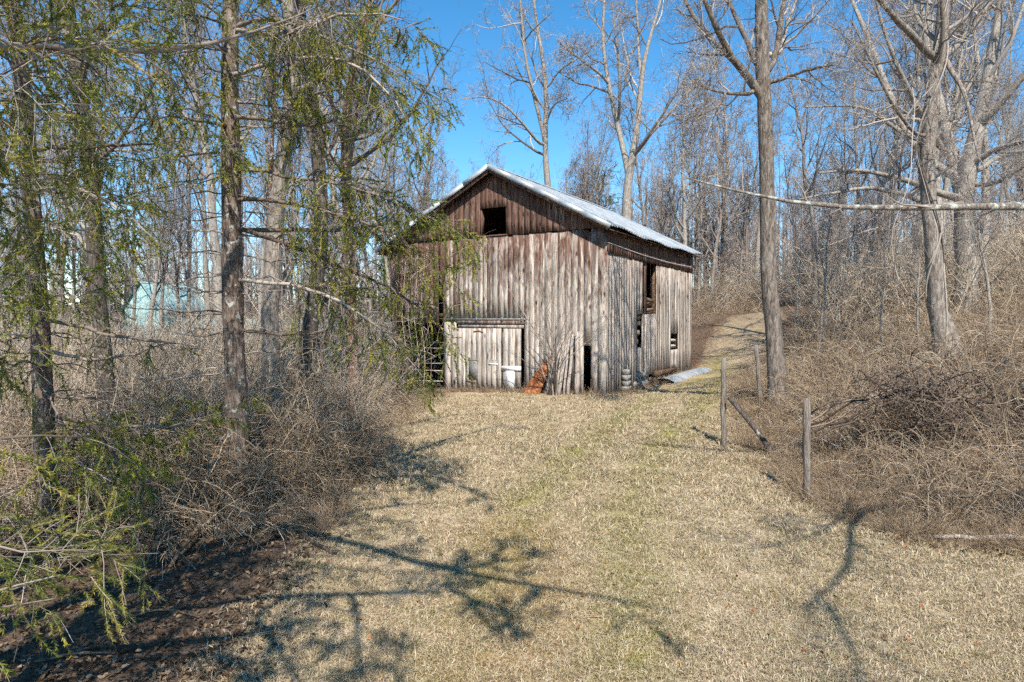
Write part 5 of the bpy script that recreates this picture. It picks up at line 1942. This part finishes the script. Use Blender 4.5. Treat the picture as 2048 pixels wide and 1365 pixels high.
stick([(600, 1075, .03, 7), (640, 1100, .04, 8), (672, 1118, .02, 6)], 'dark broken branch end at the lawn edge below the arching shrub', mat=BARK_DARK)

# ------------------------------------------------------------------ the pale blue house beyond the thicket
hm = M('siding', .7, .3)
_v = hm.sep(hm.coord())[2]
_k = hm.math('FRACT', hm.math('MULTIPLY', _v, 5.))
hm.color(hm.mix(hm.noise(hm.coord(), 3., 3), C('9fc2bf'), C('b7d4d0')))
hm.bump(_k, .6, .02)
hr_ = M('shingle_roof', .9, .1)
hr_.color(hr_.ramp(hr_.noise(hr_.coord(), 12., 4), [(.3, C('8fb0ae')), (.7, C('a9c6c3'))]))
gl = M('window_glass', .1, .6)
gl.color(C('2c3a42'))
wt = M('trim_white', .6, .3)
wt.color(C('e6e8e4'))
hp = at(285, 645, 52)
hz = gzf(hp[0], hp[1])
hx0 = hp[0] - .2
house = thing('house', (hp[0], hp[1], hz), 'pale blue-green house showing through the thicket behind the spruces', 'house')
top = at(285, 565, 52)[2] - hz
g = Geo()
ev = top - 2.0
g.raw([(-1.4, 0, -.5), (1.3, 0, -.5), (1.3, 0, ev), (-.05, 0, top), (-1.4, 0, ev), (-1.4, 8, -.5), (1.3, 8, -.5), (1.3, 8, ev), (-.05, 8, top), (-1.4, 8, ev)], [(0, 5, 9, 4), (1, 2, 7, 6)], [(0, 1, 2), (0, 2, 4), (4, 2, 3), (5, 7, 6), (5, 9, 7), (9, 8, 7)])
g.box((1.3, 1.0, -.5), (13.5, 7.0, 1.9))
g.build('wall', hm.m, house)
g = Geo()
for s in (-1, 1):
    g.beam((-.05 + s * .75, 4, top - 1.02), (-.05 + s * .78, 4.001, top - 1.06), .1, .1)
g.raw([(-1.6, -.3, ev - .25), (-.05, -.3, top + .08), (-.05, 8.3, top + .08), (-1.6, 8.3, ev - .25), (1.5, -.3, ev - .25), (1.5, 8.3, ev - .25)], [(0, 1, 2, 3), (1, 4, 5, 2)])
g.raw([(1.2, .6, 1.85), (13.9, .6, 1.85), (13.9, 4., 3.3), (1.2, 4., 3.3), (13.9, 7.4, 1.85), (1.2, 7.4, 1.85)], [(0, 1, 2, 3), (3, 2, 4, 5)])
g.build('roof', hr_.m, house)
for x in (3., 6., 9., 11.5):
    g = Geo()
    g.box((x - .5, .93, .4), (x + .5, .995, 1.6))
    w_ = g.build('window', wt.m, house)
    g = Geo()
    g.box((x - .42, .9, .48), (x + .42, .925, 1.52))
    g.build('pane', gl.m, w_)

# ------------------------------------------------------------------ pines showing behind the barn roof
PINE = needle_mat('pine_needles', '2c3d1c', '55652f', '83854a')


def pine(px, top_py, d, w, label, h0=.45):
    b = at(px, 645, d)
    b[2] = gzf(b[0], b[1])
    H = at(px, top_py, d)[2] - b[2]
    root = thing('pine_tree', tuple(b), label, 'pine tree', 'pines behind the barn')
    P = np.stack([np.cumsum(rng.normal(size=10)) * .05, np.cumsum(rng.normal(size=10)) * .05, np.linspace(-.2, H, 10)], 1)[None]
    R = np.linspace(.2, .03, 10)[None]
    g = Geo()
    g.tubes(P, R, 7)
    P1, R1 = grow(P, R, 26, (h0, 1.), (0, 0), 72, 8, .1, .06, labs=(w * .45, w), rmin=.01)
    g.tubes(P1, R1, 4)
    P2, R2 = grow(P1, R1, 7, (.3, 1.), (0, 0), 48, 5, .15, .08, labs=(.3, .9), rmin=.006)
    g.tubes(P2, R2, 3)
    g.build('trunk', BARK_GREY, root, smooth=True)
    c = Geo()
    needles(c, P2, .2, 190, .13, .014)
    c.build('crown', PINE, root)


pine(1195, 352, 58, 2.6, 'flat-topped green pine just above the barn roof slope', .6)
pine(1395, 300, 56, 2.3, 'dull green pine between the barn eave and the straight tree', .3)
